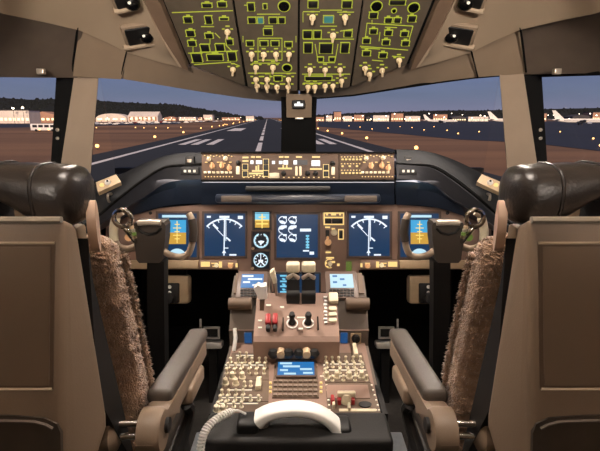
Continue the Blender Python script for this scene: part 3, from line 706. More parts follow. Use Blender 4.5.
# ------------------------------------------------------------------ glareshield
gs = thing('glareshield', (0, 1.85, ZC - .3), 'dark padded glareshield running across the cockpit under the windscreen', 'glareshield')
ST = [  # per station: deck at the windscreen, deck front, groove, face bottom, underside at the panel
 [(206, 154, 2.45), (202, 152.5, 1.80), (202, 164, 1.775), (202, 179, 1.78), (202, 203.5, 1.885)],
 [(190, 154, 2.42), (182, 153.0, 1.80), (182, 165, 1.770), (182, 180, 1.785), (182, 204, 1.885)],
 [(165, 160, 2.35), (163, 156.5, 1.81), (164, 167.5, 1.765), (164, 184, 1.80), (160, 207, 1.88)],
 [(145, 170, 2.25), (140, 165.0, 1.81), (143, 180, 1.75), (146, 196, 1.80), (136, 214, 1.875)],
 [(122, 182, 2.12), (115, 177.5, 1.79), (121, 197, 1.72), (124, 209, 1.76), (117, 221, 1.85)],
 [(100, 196, 2.00), (94, 187.0, 1.74), (102, 213, 1.66), (103, 223, 1.70), (97, 233, 1.79)],
 [(80, 206, 1.93), (74, 200.0, 1.66), (84, 226, 1.58), (86, 236, 1.62), (78, 246, 1.70)]]
for s in (-1, 1):
    cols = [bez([mir(at_d(*st[i]), s) for st in ST], 4) for i in range(5)]
    m = MB(); m.slab([cols[0], cols[1]], .012); m.build('deck', 'glare_top', gs)
    m = MB(); mids = [a.lerp(b, .5) + V((0, -.006, .006)) for a, b in zip(cols[1], cols[2])]; m.slab([cols[1], mids, cols[2]], .012); m.build('padded_lip', 'glare_top', gs)
    m = MB(); m.slab([[p + V((0, -.002, -.002)) for p in cols[2]], [p + V((0, -.004, 0)) for p in cols[3]]], .01); m.build('face', 'glare_face', gs)
    m = MB(); m.tube([p + V((0, -.004, 0)) for p in cols[2]], .005, 8); m.build('groove_trim', 'seal', gs)
    m = MB(); mids = [a.lerp(b, .45) + V((0, .02, .012)) for a, b in zip(cols[3], cols[4])]; m.slab([cols[3], mids, cols[4]], .01); m.build('underside', 'glare_under_sky_tint', gs)
# middle deck and underside between the wings
m = MB(); m.slab([[at_d(x, 155, 2.45) for x in (206, 300, 391)], [at_d(x, 152.3, 1.774) for x in (202, 298, 394)]], -.012); m.build('deck', 'glare_top', gs)
MX = [(202, 180.5, 1.785), (298, 180.5, 1.785), (394, 180.5, 1.785)]; 
m = MB(); m.slab([[at_d(x, 180.5, 1.80) for x in (202, 298, 394)], [at_d(x, 188, 1.85) for x in (202, 298, 394)], [at_d(x, 203.5, 1.885) for x in (202, 298, 394)]], .01); m.build('underside', 'glare_under_sky_tint', gs)
GP = PL(at_d(298, 190, 1.82), FW * -1)
m = MB(); m.pbox(GP, 216, 194, 380, 203, -.03, .02, .01); m.build('lower_rail', 'glare_under_sky_tint', gs)
m = MB(); m.pbox(GP, 222, 196, 252, 202.5, .015, .026, .004); m.build('map_light', 'visor', gs)
m = MB(); m.pbox(GP, 344, 196, 376, 202.5, .015, .026, .004); m.build('map_light', 'visor', gs)
m = MB(); m.pbox(GP, 246, 186.5, 330, 191.5, -.04, .03, .006); m.build('chart_light_bar', 'black', gs)

MC = PL(at_d(298, 166, 1.755), FW * -1)
mc = thing('mode_control_panel', MC.wp(298, 166), 'wide gold-lit autopilot control panel on the front of the glareshield', 'control panel')
m = MB(); m.pbox(MC, 201.5, 153.2, 394.5, 179.8, -.016, 0, .004); fa = m.build('housing', 'mode_brown', mc)
m = MB(); m.pbox(MC, 201, 179.5, 395, 181.5, -.016, .004, .002); m.pbox(MC, 201, 151.8, 395, 153.5, -.016, .004, .002); m.build('edge_trim', 'seal', mc)
KR = knob_mesh('round_knob', .0075, .018, 'round', 'knob_glow'); KP = knob_mesh('selector_knob', .010, .02, 'bar', 'knob_pink_glow'); KD = knob_mesh('round_knob', .0085, .02, 'round', 'black')
KK = knob_mesh('push_key', .0055, .008, 'key', 'knob_glow'); KS = knob_mesh('push_key', .0042, .006, 'key', 'legend_gold')
lg = MB()
for s0, x0 in ((0, 203), (1, 350)):     # two display selector groups at the ends
    w = 42 if s0 == 0 else 43
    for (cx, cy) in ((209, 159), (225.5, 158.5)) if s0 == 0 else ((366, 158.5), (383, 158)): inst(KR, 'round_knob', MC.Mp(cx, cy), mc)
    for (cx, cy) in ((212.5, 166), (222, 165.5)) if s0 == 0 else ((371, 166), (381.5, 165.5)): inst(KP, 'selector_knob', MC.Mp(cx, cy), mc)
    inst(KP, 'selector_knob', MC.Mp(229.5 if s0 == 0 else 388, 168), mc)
    for k in range(7): inst(KK, 'push_key', MC.Mp((205.5 if s0 == 0 else 362.5) + k * 4.2, 172.5), mc)
    for k in range(5): lg.pbox(MC, (205 if s0 == 0 else 363) + k * 6, 161.8 + (k % 2), (207.5 if s0 == 0 else 365.5) + k * 6, 162.8 + (k % 2), -.001, .002)
for x, y in ((238.5, 163), (283.5, 173.5), (307.5, 173.5), (315.5, 173.5), (332.5, 163.5)): inst(KD, 'round_knob', MC.Mp(x, y), mc)
for x, ys in ((245.2, (167, 174)), (266, (162, 167.5, 173.5)), (326, (167.5, 174))):
    for y in ys:
        b = MB(); b.pbox(MC, x - 2.4, y - 2.6, x + 2.4, y + 2.6, -.001, .007, .002); b.build('push_switch', 'black', mc); ring4(lg, MC, x - 3, y - 3.2, x + 3, y + 3.2, .6, -.001, .001)
for x, y in ((238, 170.5), (333, 171)):
    b = MB(); b.pbox(MC, x - 1.8, y - 4, x + 1.8, y + 4, -.001, .008, .002); b.build('rocker_switch', 'knob_glow', mc)
for x0, y0, x1, y1 in ((250.5, 160.5, 253.5, 164), (256, 160.5, 262, 164), (272, 161, 275, 164), (279, 161, 282.5, 164), (283.5, 160.5, 288, 164.5), (293.5, 160.5, 297, 164.5), (311.5, 160.5, 320, 166)): m = MB(); m.pbox(MC, x0, y0, x1, y1, -.001, .003); m.build('readout_window', 'lcd_white', mc)
m = MB(); m.pbox(MC, 293, 160, 307.5, 165, -.001, .0022); m.build('readout_glass', 'screen_dark', mc)
for x0, x1, y in ((242.5, 248.5, 157.5), (242.5, 248.5, 161), (251, 255, 157), (256, 261, 157), (279, 283.5, 157), (284.5, 289, 157), (296, 302, 157), (312, 320, 157), (252, 263, 171), (249, 265, 173.5), (278, 292, 168.5), (310, 322, 169)): lg.pbox(MC, x0, y - .8, x1, y + .8, -.001, .002)
for k in range(5): lg.pbox(MC, 250 + k * 3, 174.5 - abs(k - 2) * -.6, 252 + k * 3, 175.7 - abs(k - 2) * -.6, -.001, .002)
for k in range(2):
    lg.pbox(MC, 255.5 + k * 2.2, 166 - k, 257 + k * 2.2, 171, -.001, .003); lg.pbox(MC, 282.5 + k * 3.5, 165, 284 + k * 3.5, 169, -.001, .003)
    b = MB(); b.pbox(MC, 295.2 + k * 4, 166.5, 297.6 + k * 4, 176, -.001, .012, .003); b.build('thumb_wheel', 'knob_glow', mc)
b = MB(); b.pbox(MC, 269.5, 173, 279.5, 178.5, -.001, .012, .003); b.build('engage_bar', 'cream', mc)
for r_ in range(3):
    for c_ in range(6):
        if r_ == 1 and c_ % 2: continue
        inst(KS, 'push_key', MC.Mp(342.5 + c_ * 3.6, 159.5 + r_ * 6.8), mc)
m = MB(); m.pbox(MC, 338.7, 154, 339.4, 179, -.001, .001); m.build('panel_seam', 'seal', mc)
for x in list(range(204, 234, 3)) + list(range(361, 393, 3)): lg.pbox(MC, x, 155 + (x % 2), x + 1.4, 156 + (x % 2), -.001, .002); lg.pbox(MC, x + .8, 176.2, x + 2, 177.2, -.001, .002)
for x in range(341, 360, 3):
    for y in (156.5, 163.3, 169.8): lg.pbox(MC, x, y, x + 1.3, y + .9, -.001, .002)
for x in range(243, 336, 5): lg.pbox(MC, x, 177, x + 1.6, 177.9, -.001, .002)
lg.build('lit_legends', 'legend_gold', mc)
# warning button and small lit clusters on each wing
for s in (-1, 1):
    sd = 'left' if s < 0 else 'right'
    pl = PL(at_d(190, 160, 1.775), FW * -1)
    def bb(nm, mt, par, *a):
        mm = MB(); mm.pbox(pl, *a)
        for v in mm.bm.verts: v.co = mir(v.co, s)
        return mm.build(nm, mt, par)
    t = thing('warning_button', mir(pl.wp(190, 160), s), 'square black master warning button on the %s wing of the glareshield' % sd, 'button')
    bb('button_cap', 'black', t, 185.5, 156.3, 194.5, 164, -.006, .010, .003); bb('legend', 'satin', t, 187.8, 159.6, 192.2, 162.6, .009, .0115, .001)
    t = thing('light_cluster', mir(pl.wp(190, 171.5), s), 'strip of three lit buttons on the %s wing of the glareshield' % sd, 'button strip')
    bb('strip_housing', 'black', t, 181.5, 167.6, 199.5, 175, -.01, .012, .003)
    for x in (185.8, 190.3, 195.2): bb('lit_button', 'legend_white', t, x - 1.2, 170.3, x + 1.2, 172.7, .011, .015, .001)
    # lit dimmer plate at the outer end of the wing
    a = [mir(at_d(*p), s) for p in ((96.5, 184, 1.66), (116.5, 176, 1.69), (121.5, 183.5, 1.68), (98.5, 194, 1.645))]
    nn = (a[1] - a[0]).cross(a[3] - a[0]).normalized(); nn = nn if nn.dot(CAM - a[0]) > 0 else -nn
    t = thing('dimmer_panel', sum(a, V()) / 4, 'small lit beige dimmer plate with a round knob at the %s end of the glareshield' % sd, 'control panel')
    m = MB(); m.prism([p - nn * .012 for p in a], nn * .024); m.build('plate', 'beige', t, smooth=False)
    c = sum(a, V()) / 4; q = nn.to_track_quat('Z', 'Y').to_matrix().to_4x4()
    m = MB(); m.lathe([(.011, 0), (.010, .006), (.004, .012), (0, .012)], Matrix.Translation(c + nn * .011) @ q, 18); m.build('knob', 'white', t)
    m = MB(); m.lathe([(.004, 0), (.004, .003), (0, .003)], Matrix.Translation(c + nn * .022) @ q, 12); m.build('knob_cap', 'black', t)
    e = a[0].lerp(a[3], .5).lerp(c, .45); m = MB(); m.lathe([(.008, 0), (.008, .004), (0, .004)], Matrix.Translation(e + nn * .011) @ q, 12); m.build('lit_button', 'legend_gold', t)
    p = mir(at_d(109.5, 198, 1.70), s); t = thing('microphone_hook', p, 'small silver hook below the %s dimmer plate' % sd, 'hook')
    m = MB(); m.tube(bez([p + V((0, .02, .012)), p + V((0, -.01, .014)), p + V((0, -.014, 0)), p + V((0, -.006, -.014))], 5), .005, 8); m.build('hook_body', 'satin', t)

# ------------------------------------------------------------------ main instrument panel
IP = PL(at_d(298, 236, 1.90), FW * -1)
ip = thing('instrument_panel', IP.wp(298, 262), 'wide brown main instrument panel carrying all the screens', 'instrument panel')
half = [(298.5, 204.5), (200, 204.5), (160, 207.8), (130, 215.5), (106, 226), (104, 269), (238, 270), (241, 292), (298.5, 292)]
poly = half + [(597 - x, y) for x, y in half[::-1] if x < 298]
m = MB(); m.prism([IP.wp(x, y, -.03) for x, y in poly], IP.Z * .03); m.build('panel_face', 'panel_brown', ip, smooth=False)
for s in (-1, 1):
    def mb_(nm, mt, par, fn):
        mm = MB(); fn(mm)
        for v in mm.bm.verts: v.co = mir(v.co, s)
        return mm.build(nm, mt, par)
    mb_('lower_strip', 'beige', ip, lambda q: q.pbox(IP, 106, 260, 199, 268.5, -.001, .012, .003))
    mb_('lower_strip', 'panel_brown', ip, lambda q: q.pbox(IP, 200, 260, 238, 269, -.001, .012, .003))
    mb_('strip_legends', 'legend_gold', ip, lambda q: [q.pbox(IP, x, y, x + w, y + h, .011, .0135) for x, y, w, h in ((201.5, 261.5, 9, 5), (212, 262.5, 6, 1.2), (213, 265.5, 5, 1.2), (219.5, 261.3, 3, 6), (228.5, 262.5, 5, 1), (236, 263, 2, 4))])
    mb_('strip_knob', 'knob_pink_glow', ip, lambda q: q.lathe([(.012, 0), (.009, .012), (0, .012)], IP.Mp(231, 265.5, .011), 14))
    mb_('strip_knob', 'knob_glow', ip, lambda q: q.lathe([(.010, 0), (.008, .012), (0, .012)], IP.Mp(217, 265, .011), 14))
    mb_('panel_bolt', 'black', ip, lambda q: q.lathe([(.008, 0), (.006, .004), (0, .004)], IP.Mp(150.5, 213, -.001), 10))

def screen(name, x0, y0, x1, y1, label, cat, glass='screen_navy', bez=2.2):
    t = thing(name, IP.wp((x0 + x1) / 2, y1), label, cat)
    m = MB(); ring4(m, IP, x0 - bez, y0 - bez, x1 + bez, y1 + bez, bez, .0004, .007); m.build('bezel', 'bezel', t)
    m = MB(); m.pbox(IP, x0 - .3, y0 - .3, x1 + .3, y1 + .3, .0004, .003); m.build('screen', glass, t); return t
N0, N1 = .0025, .0042
for s in (-1, 1):
    sd = 'left' if s < 0 else 'right'; o = 0 if s < 0 else 144.3
    t = screen('navigation_display', 204.5 + o, 213.5, 245.3 + o, 256, 'navy %s map screen with a white compass arc and track line' % ('left' if s < 0 else 'right'), 'screen')
    m = MB(); cx = 224.5 + o
    arc(m, IP, cx, 243, 24, 43, 137, 1.6, N0, N1, 24)
    for a in (45, 60, 75, 90, 105, 120, 135): bar(m, IP, cx + 24 * cos(radians(a)), 243 - 24 * sin(radians(a)), cx + 21 * cos(radians(a)), 243 - 21 * sin(radians(a)), .9, N0, N1)
    bar(m, IP, cx + .3, 217, cx - .4, 255.5, 1.1, N0, N1); bar(m, IP, cx - 11.5, 225, cx - 1, 236, .7, N0, N1); bar(m, IP, cx - 11, 224.5, cx - 6.5, 229, 2.2, N0, N1)
    bar(m, IP, cx + 2, 237.5, cx + 6, 241, 1.6, N0, N1); bar(m, IP, cx, 248, cx + 4, 248, .9, N0, N1); bar(m, IP, cx + 1.5, 219, cx + 1.5, 241, .7, N0, N1)
    m.pbox(IP, cx - 5, 215.8, cx + 5, 218, N0, N1); m.pbox(IP, cx - 17.5, 215.8, cx - 13.5, 217.8, N0, N1); m.pbox(IP, cx + 13.5, 215.8, cx + 18.5, 219, N0, N1); m.pbox(IP, cx + 5, 254, cx + 12, 255.6, N0, N1)
    m.prism([IP.wp(cx - 2.5, 253, N0), IP.wp(cx - .3, 249.5, N0), IP.wp(cx + 1.8, 253, N0)], IP.Z * .0016)
    m.build('map_symbols', 'gfx_white', t)
    # outboard flight display, partly behind the control wheel
    X0, X1 = (158.5, 197) if s < 0 else (400, 438.5)
    t = screen('primary_flight_display', X0, 213.5, X1, 257, 'bright blue and yellow attitude screen behind the %s control column' % sd, 'screen')
    xo = X0 if s < 0 else X0 + .5; w = X1 - X0
    def fx(f): return xo + w * (f if s < 0 else f)
    m = MB(); m.pbox(IP, fx(.26), 220, fx(.72), 232.5, N0, N1); m.build('sky_half', 'gfx_sky', t)
    m = MB(); m.pbox(IP, fx(.26), 232.5, fx(.72), 244, N0, N1); m.build('earth_half', 'gfx_orange', t)
    m = MB(); m.pbox(IP, fx(.10), 215, fx(.80), 217.5, N0, N1); m.pbox(IP, fx(.05), 220, fx(.19), 246, N0, N1); m.pbox(IP, fx(.80), 220, fx(.93), 246, N0, N1); disc(m, IP, fx(.49), 258, 9.5, N0, N1, 16, 25, 155); m.build('tapes', 'gfx_pale', t)
    m = MB()
    for k in range(5): m.pbox(IP, fx(.49) - (4 if k % 2 else 2.5), 224 + k * 3.6, fx(.49) + (4 if k % 2 else 2.5), 224.8 + k * 3.6, N0, N1 + .001)
    m.pbox(IP, fx(.48), 221, fx(.50), 243, N0, N1 + .001); m.build('pitch_ladder', 'gfx_yellow', t)
    m = MB()
    for k in range(6): m.pbox(IP, fx(.07), 221.5 + k * 4, fx(.14), 222.4 + k * 4, N0, N1 + .001); m.pbox(IP, fx(.83), 221.5 + k * 4, fx(.9), 222.4 + k * 4, N0, N1 + .001)
    m.pbox(IP, fx(.16), 231, fx(.24), 234, N0, N1 + .001); m.build('tape_marks', 'screen_navy', t)

t = screen('engine_display', 276.5, 214.5, 317.8, 257.5, 'navy middle engine screen with six white dial gauges', 'screen')
m = MB()
for cy in (220.5, 229.5, 238.3):
    for cx in (282.6, 292.4):
        arc(m, IP, cx, cy, 3.9, -70 if cy != 229.5 else 20, 180 if cy != 229.5 else 270, .8, N0, N1, 14); disc(m, IP, cx, cy, 3.4, N0, N1, 12, 180 if cy != 229.5 else 30, 330 if cy != 229.5 else 180)
        m.pbox(IP, cx + .6, cy - 4.2, cx + 4.2, cy - 2.2, N0, N1)
m.pbox(IP, 300, 228.6, 311, 231.5, N0, N1); m.pbox(IP, 303, 250, 309, 251.5, N0, N1); m.pbox(IP, 309.5, 251.6, 314, 254.6, N0, N1); m.build('gauge_symbols', 'gfx_white', t)
m = MB()
for y in (235, 238, 241, 244, 246.5): m.pbox(IP, 305.8, y, 309.2, y + 1.8, N0, N1)
m.pbox(IP, 307, 235, 308, 248, N0, N1); m.build('status_column', 'gfx_cyan', t)

SI = [('standby_attitude_indicator', 253.6, 212, 270.8, 229.2, 'small square standby instrument, cyan above and orange below'), ('standby_airspeed_indicator', 252.6, 232, 269.8, 249, 'small round standby airspeed dial with a white pointer, middle of three'), ('standby_altimeter', 252.2, 251.5, 269.4, 268.8, 'small round standby altimeter dial, lowest of three')]
for i, (nm, x0, y0, x1, y1, lb) in enumerate(SI):
    t = screen(nm, x0, y0, x1, y1, lb, 'gauge', 'screen_dark', 1.2); cx, cy = (x0 + x1) / 2, (y0 + y1) / 2
    if i == 0:
        m = MB(); m.pbox(IP, x0 + 1.5, y0 + 1.8, x1 - 1.5, cy - .3, N0, N1); m.pbox(IP, x0 + 1.5, y0 + .4, x1 - 1.5, y0 + 1.4, N0, N1); m.build('sky_half', 'gfx_cyan', t)
        m = MB(); m.pbox(IP, x0 + 1.5, cy - .3, x1 - 1.5, y1 - 1.6, N0, N1); m.build('earth_half', 'gfx_orange', t)
        m = MB(); m.pbox(IP, cx - .6, y0 + 2, cx + .6, y1 - 1, N0, N1 + .001); m.pbox(IP, cx - 6, cy + 2.6, cx + 6, cy + 3.8, N0, N1 + .001); m.pbox(IP, cx - 3.4, cy - 4, cx + 3.4, cy - 3, N0, N1 + .001); m.pbox(IP, cx - 7, cy - 1, cx + 7, cy + .1, N0, N1 + .001); m.build('aircraft_symbol', 'gfx_yellow', t)
    else:
        m = MB(); arc(m, IP, cx, cy, 6.7, 110 if i == 1 else 0, 430 if i == 1 else 360, 1.7 if i == 1 else 1.0, N0, N1, 28); m.build('dial_ring', 'gfx_pale', t)
        m = MB()
        for k in range(10):
            a = radians(90 - k * 36); r0 = 4.4 if i == 2 else 5.2; bar(m, IP, cx + r0 * cos(a), cy - r0 * sin(a), cx + 6.4 * cos(a), cy - 6.4 * sin(a), 1.0 if i == 2 else .6, N0, N1 + .0006)
        if i == 1: disc(m, IP, cx, cy, 3.2, N0, N1, 14, 190, 350); bar(m, IP, cx, cy, cx - .5, cy + 4.5, 1.6, N0, N1 + .001)
        else: m.pbox(IP, cx - 2.4, cy - .5, cx + 2.4, cy + 1.6, N0, N1); bar(m, IP, cx, cy + 1, cx - 3.6, cy + 4.8, 1.3, N0, N1 + .001); bar(m, IP, cx, cy + 1, cx + 3.6, cy + 4.8, 1.3, N0, N1 + .001); bar(m, IP, cx, cy, cx, cy - 4.5, .8, N0, N1 + .001)
        m.build('pointer', 'gfx_white', t)
        m = MB(); m.lathe([(.006, 0), (.006, .014), (0, .014)], IP.Mp(x0 + .5, y1 - .6, .003), 12); m.build('setting_knob', 'beige', t)

t = thing('landing_gear_panel', IP.wp(333, 270), 'narrow yellow-lit landing gear and brake panel right of the middle engine screen', 'control panel')
m = MB(); m.pbox(IP, 321.5, 210.5, 345, 273, .0004, .004, .001); m.build('plate', 'panel_brown', t)
m = MB()
for a in ((323.5, 212.5, 344, 218, 1.2), (323.5, 217, 344, 225, 1.2), (338, 229, 343.6, 239.6, 1.0)): ring4(m, IP, *a, .003, .0052)
for x0, y0, x1, y1 in ((326, 213.6, 328, 215.5), (331, 213.6, 336, 215.5), (339, 213.6, 341, 215.5), (325, 226.5, 330, 228), (331.5, 228, 335, 230), (325.5, 251.5, 331, 253), (326, 257, 334, 258.5), (325, 262, 327, 264), (326, 266, 328.5, 267), (331, 261, 335, 263), (337, 263.5, 339.5, 266)): m.pbox(IP, x0, y0, x1, y1, .003, .0052)
arc(m, IP, 329.5, 263.5, 4.4, 60, 300, .8, .003, .0052, 14); m.build('lit_legends', 'legend_gold', t)
for x0, y0, x1, y1 in ((325, 218.5, 331, 223.4), (332, 218.5, 342.5, 223.4), (338.9, 231, 342.7, 238.4), (325.5, 230, 329.3, 237)):
    m = MB(); m.pbox(IP, x0, y0, x1, y1, .003, .009, .002); m.build('push_switch', 'black', t)
m = MB(); m.pbox(IP, 326.4, 236, 328.6, 243, .003, .03, .003); m.lathe([(.012, 0), (.014, .012), (.010, .022), (0, .024)], IP.Mp(327.5, 242, .022), 16); m.build('gear_lever', 'knob_pink_glow', t)
m = MB(); m.lathe([(.014, 0), (.012, .014), (0, .014)], IP.Mp(334, 232.5, .003), 18); m.build('round_knob', 'cream', t)
m = MB(); m.lathe([(.010, 0), (.009, .012), (0, .012)], IP.Mp(330, 263.5, .003), 16); m.box(-.003, .003, -.012, .012, .01, .02, IP.Mp(330, 263.5, .003)); m.build('brake_selector', 'cream', t)
m = MB(); m.pbox(IP, 346, 262, 351.5, 271, .0004, .006, .001)
for k in range(3): m.pbox(IP, 346.4 + k * 1.8, 260.8, 347.4 + k * 1.8, 271.6, .005, .008)
m.build('green_slots', 'gfx_lime', t)

# beige vent boxes under the panel
for s in (-1, 1):
    VB = PL(at_d(176, 292, 1.93), FW * -1); t = thing('outlet_box', mir(VB.wp(176, 304, -.05), s), 'small beige box with a black face under the %s end of the panel' % ('left' if s < 0 else 'right'), 'box')
    def q_(nm, mt, *a, lathe=None):
        mm = MB(); mm.pbox(VB, *a) if lathe is None else mm.lathe(lathe[0], VB.Mp(*lathe[1]), 14)
        for v in mm.bm.verts: v.co = mir(v.co, s)
        return mm.build(nm, mt, t)
    q_('bracket', 'beige', 160, 275.5, 189, 304.5, -.06, 0, .015); q_('face', 'black', 160, 283, 179.5, 303, -.02, .012, .006)
    for y in (286.5, 292.3): q_('white_dot', 'white', 0, 0, 0, 0, 0, 0, lathe=([(.008, 0), (.007, .006), (0, .006)], (170.5, y, .011)))
    q_('dial', 'drum', 0, 0, 0, 0, 0, 0, lathe=([(.026, 0), (.022, .02), (.008, .022), (0, .022)], (169.5, 297.5, .011)))
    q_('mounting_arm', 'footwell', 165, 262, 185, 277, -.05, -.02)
    # rudder pedals deep in the footwell
for s in (-1, 1):
    sd = 'left' if s < 0 else 'right'
    RPL = PL(at_d(212, 333, 2.05), FW * -1); t = thing('rudder_pedal', mir(RPL.wp(211, 346, 0), s), 'chrome-edged rudder pedal deep in the %s footwell' % sd, 'pedal')
    def q_(nm, mt, fn):
        mm = MB(); fn(mm)
        for v in mm.bm.verts: v.co = mir(v.co, s)
        return mm.build(nm, mt, t)
    q_('pedal_frame', 'pedal_silver', lambda q: ring4(q, RPL, 204.5, 326.5, 220, 338.5, 1.8, -.006, .012))
    q_('pedal_plate', 'black', lambda q: q.pbox(RPL, 206, 328, 218.5, 337, -.01, .0))
    q_('toe_bar', 'pedal_silver', lambda q: q.pbox(RPL, 201, 341, 223, 347.5, -.03, .03, .008))
    q_('pivot_post', 'pedal_silver', lambda q: q.pbox(RPL, 199.6, 319, 201.6, 337, -.004, .004, .002))
    q_('pedal_stem', 'black', lambda q: q.pbox(RPL, 208, 346, 216, 430, -.06, -.02))
# ------------------------------------------------------------------ control pedestal
def yz(py, d): p = at_d(300, py, d); return p.y, p.z
yr, zr = yz(418, 1.35); yf, zf = yz(345, 1.68); qa = yz(337, 1.60); qb = yz(270, 1.82)
AP = PL((0, yr, zr), V((0, -(zf - zr), yf - yr)))
QP = PL((0, qa[0], qa[1]), V((0, -(qb[1] - qa[1]), qb[0] - qa[0])))
def qz(y): return qa[1] + (y - qa[0]) * (qb[1] - qa[1]) / (qb[0] - qa[0])
def az(y): return zr + (y - yr) * (zf - zr) / (yf - yr)
cpd = thing('control_pedestal', (0, 1.35, 0), 'brown centre pedestal between the seats covered with radio panels and levers', 'control pedestal')
HW = .255
m = MB(); pr = [(1.19, 0), (1.19, az(1.19) - .012), (1.55, az(1.55) - .012), (1.55, az(1.55) + .050), (1.632, qz(1.632) - .006), (1.72, qz(1.72) - .012), (1.72, 0)]
pr2 = pr[:3] + [(1.55, qz(1.55) - .012), (1.612, qz(1.612) - .012), (1.612, 0)]
m.prism([V((-.108, y, z)) for y, z in pr2], V((.216, 0, 0)))
for s in (-1, 1): m.prism([mir(V((-HW, y, z)), s) for y, z in pr], V((-s * (HW - .108), 0, 0)))
m.build('body', 'visor', cpd, smooth=False)
m = MB(); m.prism([V((-HW + .012, y, z)) for y, z in [(1.192, az(1.192) - .013), (1.552, az(1.552) - .013), (1.552, az(1.552)), (1.192, az(1.192))]], V((2 * HW - .024, 0, 0))); m.build('aft_panel', 'panel_brown', cpd, smooth=False)
for s in (-1, 1):
    m = MB(); m.box(s * HW - .008, s * HW + .008, 1.19, 1.555, .05, az(1.3) - .006); m.build('side_skin', 'black_soft', cpd)
# forward side consoles
for s in (-1, 1):
    m = MB(); m.prism([mir(V((-HW + .008, y, qz(y) + dz)), s) for y, dz in ((1.634, -.013), (1.719, -.013), (1.719, 0), (1.634, 0))], V((-s * (HW - .12), 0, 0))); m.build('forward_panel', 'rail_brown', cpd, smooth=False)
for s in (-1, 1): m = MB(); m.tube([mir(V((x, 1.549, az(1.55) + .050)), s) for x in (-HW - .001, -.11)], .0025, 6); m.build('edge_bead', 'panel_brown', cpd)
# raised lever quadrant in the middle
m = MB(); x0 = QP.uv(254, 337)[0]; x1 = QP.uv(339, 337)[0]
pq = [(1.44, az(1.44) - .02), (1.44, qz(1.455) + .005), (1.452, qz(1.455) + .02), (1.614, qz(1.614) + .02), (1.614, qz(1.614) - .05), (1.55, az(1.55) - .02)]
m.prism([V((x0, y, z)) for y, z in pq], V((x1 - x0, 0, 0))); quad = m.build('lever_quadrant', 'panel_brown', cpd, smooth=False)
QQ = PL(QP.w(0, 0, .0201), QP.Z)
# pad below each keyboard unit
for s in (-1, 1):
    m = MB(); m.tube([mir(QP.wp(x, 305, .008), s) for x in (229, 252)], .022, 14); m.build('palm_rest', 'rail_brown', cpd)
    m = MB(); m.lathe([(.005, 0), (.005, .006), (0, .006)], QP.Mp(230.5, 306, .0) if s < 0 else QP.Mp(364.5, 306, .0), 8); m.build('bolt', 'satin', cpd)
# levers
def P5(px, py, y): return at_y(px, py, y)
for cx0, cx1 in ((286.5, 299.8), (301.5, 315.5)):
    c = (cx0 + cx1) / 2; yl = 1.615
    a = at_y(cx0, 267, yl); b_ = at_y(cx1, 267, yl); tl = thing_part = None
    m = MB(); m.box(a.x, b_.x, yl - .02, yl + .02, at_y(c, 271.5, yl).z, at_y(c, 262.3, yl).z, None, .008, 3); lv = m.build('thrust_lever', 'cream', cpd)
    m = MB(); m.prism([V((a.x + .001, yl + dy, z)) for dy, z in ((-.028, at_y(c, 277, yl).z), (.015, at_y(c, 270, yl).z), (.01, qz(1.61) + .012), (-.045, qz(1.57) + .018))], V((b_.x - a.x - .002, 0, 0))); m.build('lever_stem', 'black', lv, smooth=False)
    m = MB(); m.tube([at_y(cx0 + 1, 278, yl - .03), at_y(c, 274.5, yl - .04), at_y(cx1 - 1, 278, yl - .03)], .008, 8); m.build('reverser_handle', 'satin', lv)
    m = MB(); m.lathe([(.030, 0), (.030, b_.x - a.x)], Matrix.Translation((a.x, 1.600, qz(1.600) + .030)) @ Matrix.Rotation(pi / 2, 4, 'Y'), 20); m.build('lever_drum', 'drum', lv)
m = MB(); m.prism([at_y(*p, 1.535) for p in ((253.5, 289), (257.5, 285.5), (261, 287), (266, 286), (267, 299), (259, 299.5))], V((0, .022, .006))); sb = m.build('speedbrake_lever', 'white', cpd, smooth=False)
m = MB(); m.prism([at_y(*p, 1.545) for p in ((259.5, 298.5), (265, 298.5), (263.5, 316), (260, 316))], V((0, .02, .01))); m.build('lever_stem', 'rail_brown', sb, smooth=False)
m = MB(); m.prism([at_y(*p, 1.60) for p in ((269.8, 273.5), (274, 270.5), (277, 283), (273.5, 284))], V((0, .02, .006))); tb = m.build('trim_lever', 'cream', cpd, smooth=False)
m = MB(); m.prism([at_y(*p, 1.602) for p in ((274, 283.5), (276.8, 283), (278, 300), (275.5, 300))], V((0, .016, .008))); m.build('lever_stem', 'satin', tb, smooth=False)
for y0, y1 in ((295.5, 304.5), (307.5, 311.5), (313.3, 317), (319, 323)):
    m = MB(); m.pbox(QQ, 328.5, y0, 337.8 - (y0 > 300) * 1.2, y1, -.001, .022 if y0 < 300 else .01, .004); m.build('flap_lever' if y0 < 300 else 'flap_gate', 'cream', cpd)
m = MB()
for k in range(8): m.pbox(QQ, 323.5 + (k % 2) * .8, 297 + k * 3.6, 327.3, 298.8 + k * 3.6, -.001, .006)
m.build('flap_scale', 'white', cpd)
for x in (268.3, 275.3):
    m = MB(); m.pbox(QQ, x - 2.8, 317.5, x + 2.8, 327.5, -.001, .03, .006); fc = m.build('fuel_cutoff_switch', 'red', cpd)
    m = MB(); m.pbox(QQ, x - 2.2, 327, x + 2.2, 332.3, -.001, .022, .005); m.build('switch_stem', 'black', fc)
for x in (292.2, 308.2):
    m = MB(); arc(m, QQ, x, 323.5, 5.2, 0, 360, 1.3, -.001, .003, 24); m.build('knob_ring', 'white', cpd)
    m = MB(); m.lathe([(.013, 0), (.011, .01), (.008, .03), (.012, .042), (.009, .054), (0, .056)], QQ.Mp(x, 322.5), 16); m.build('selector_knob', 'black', cpd)
m = MB()
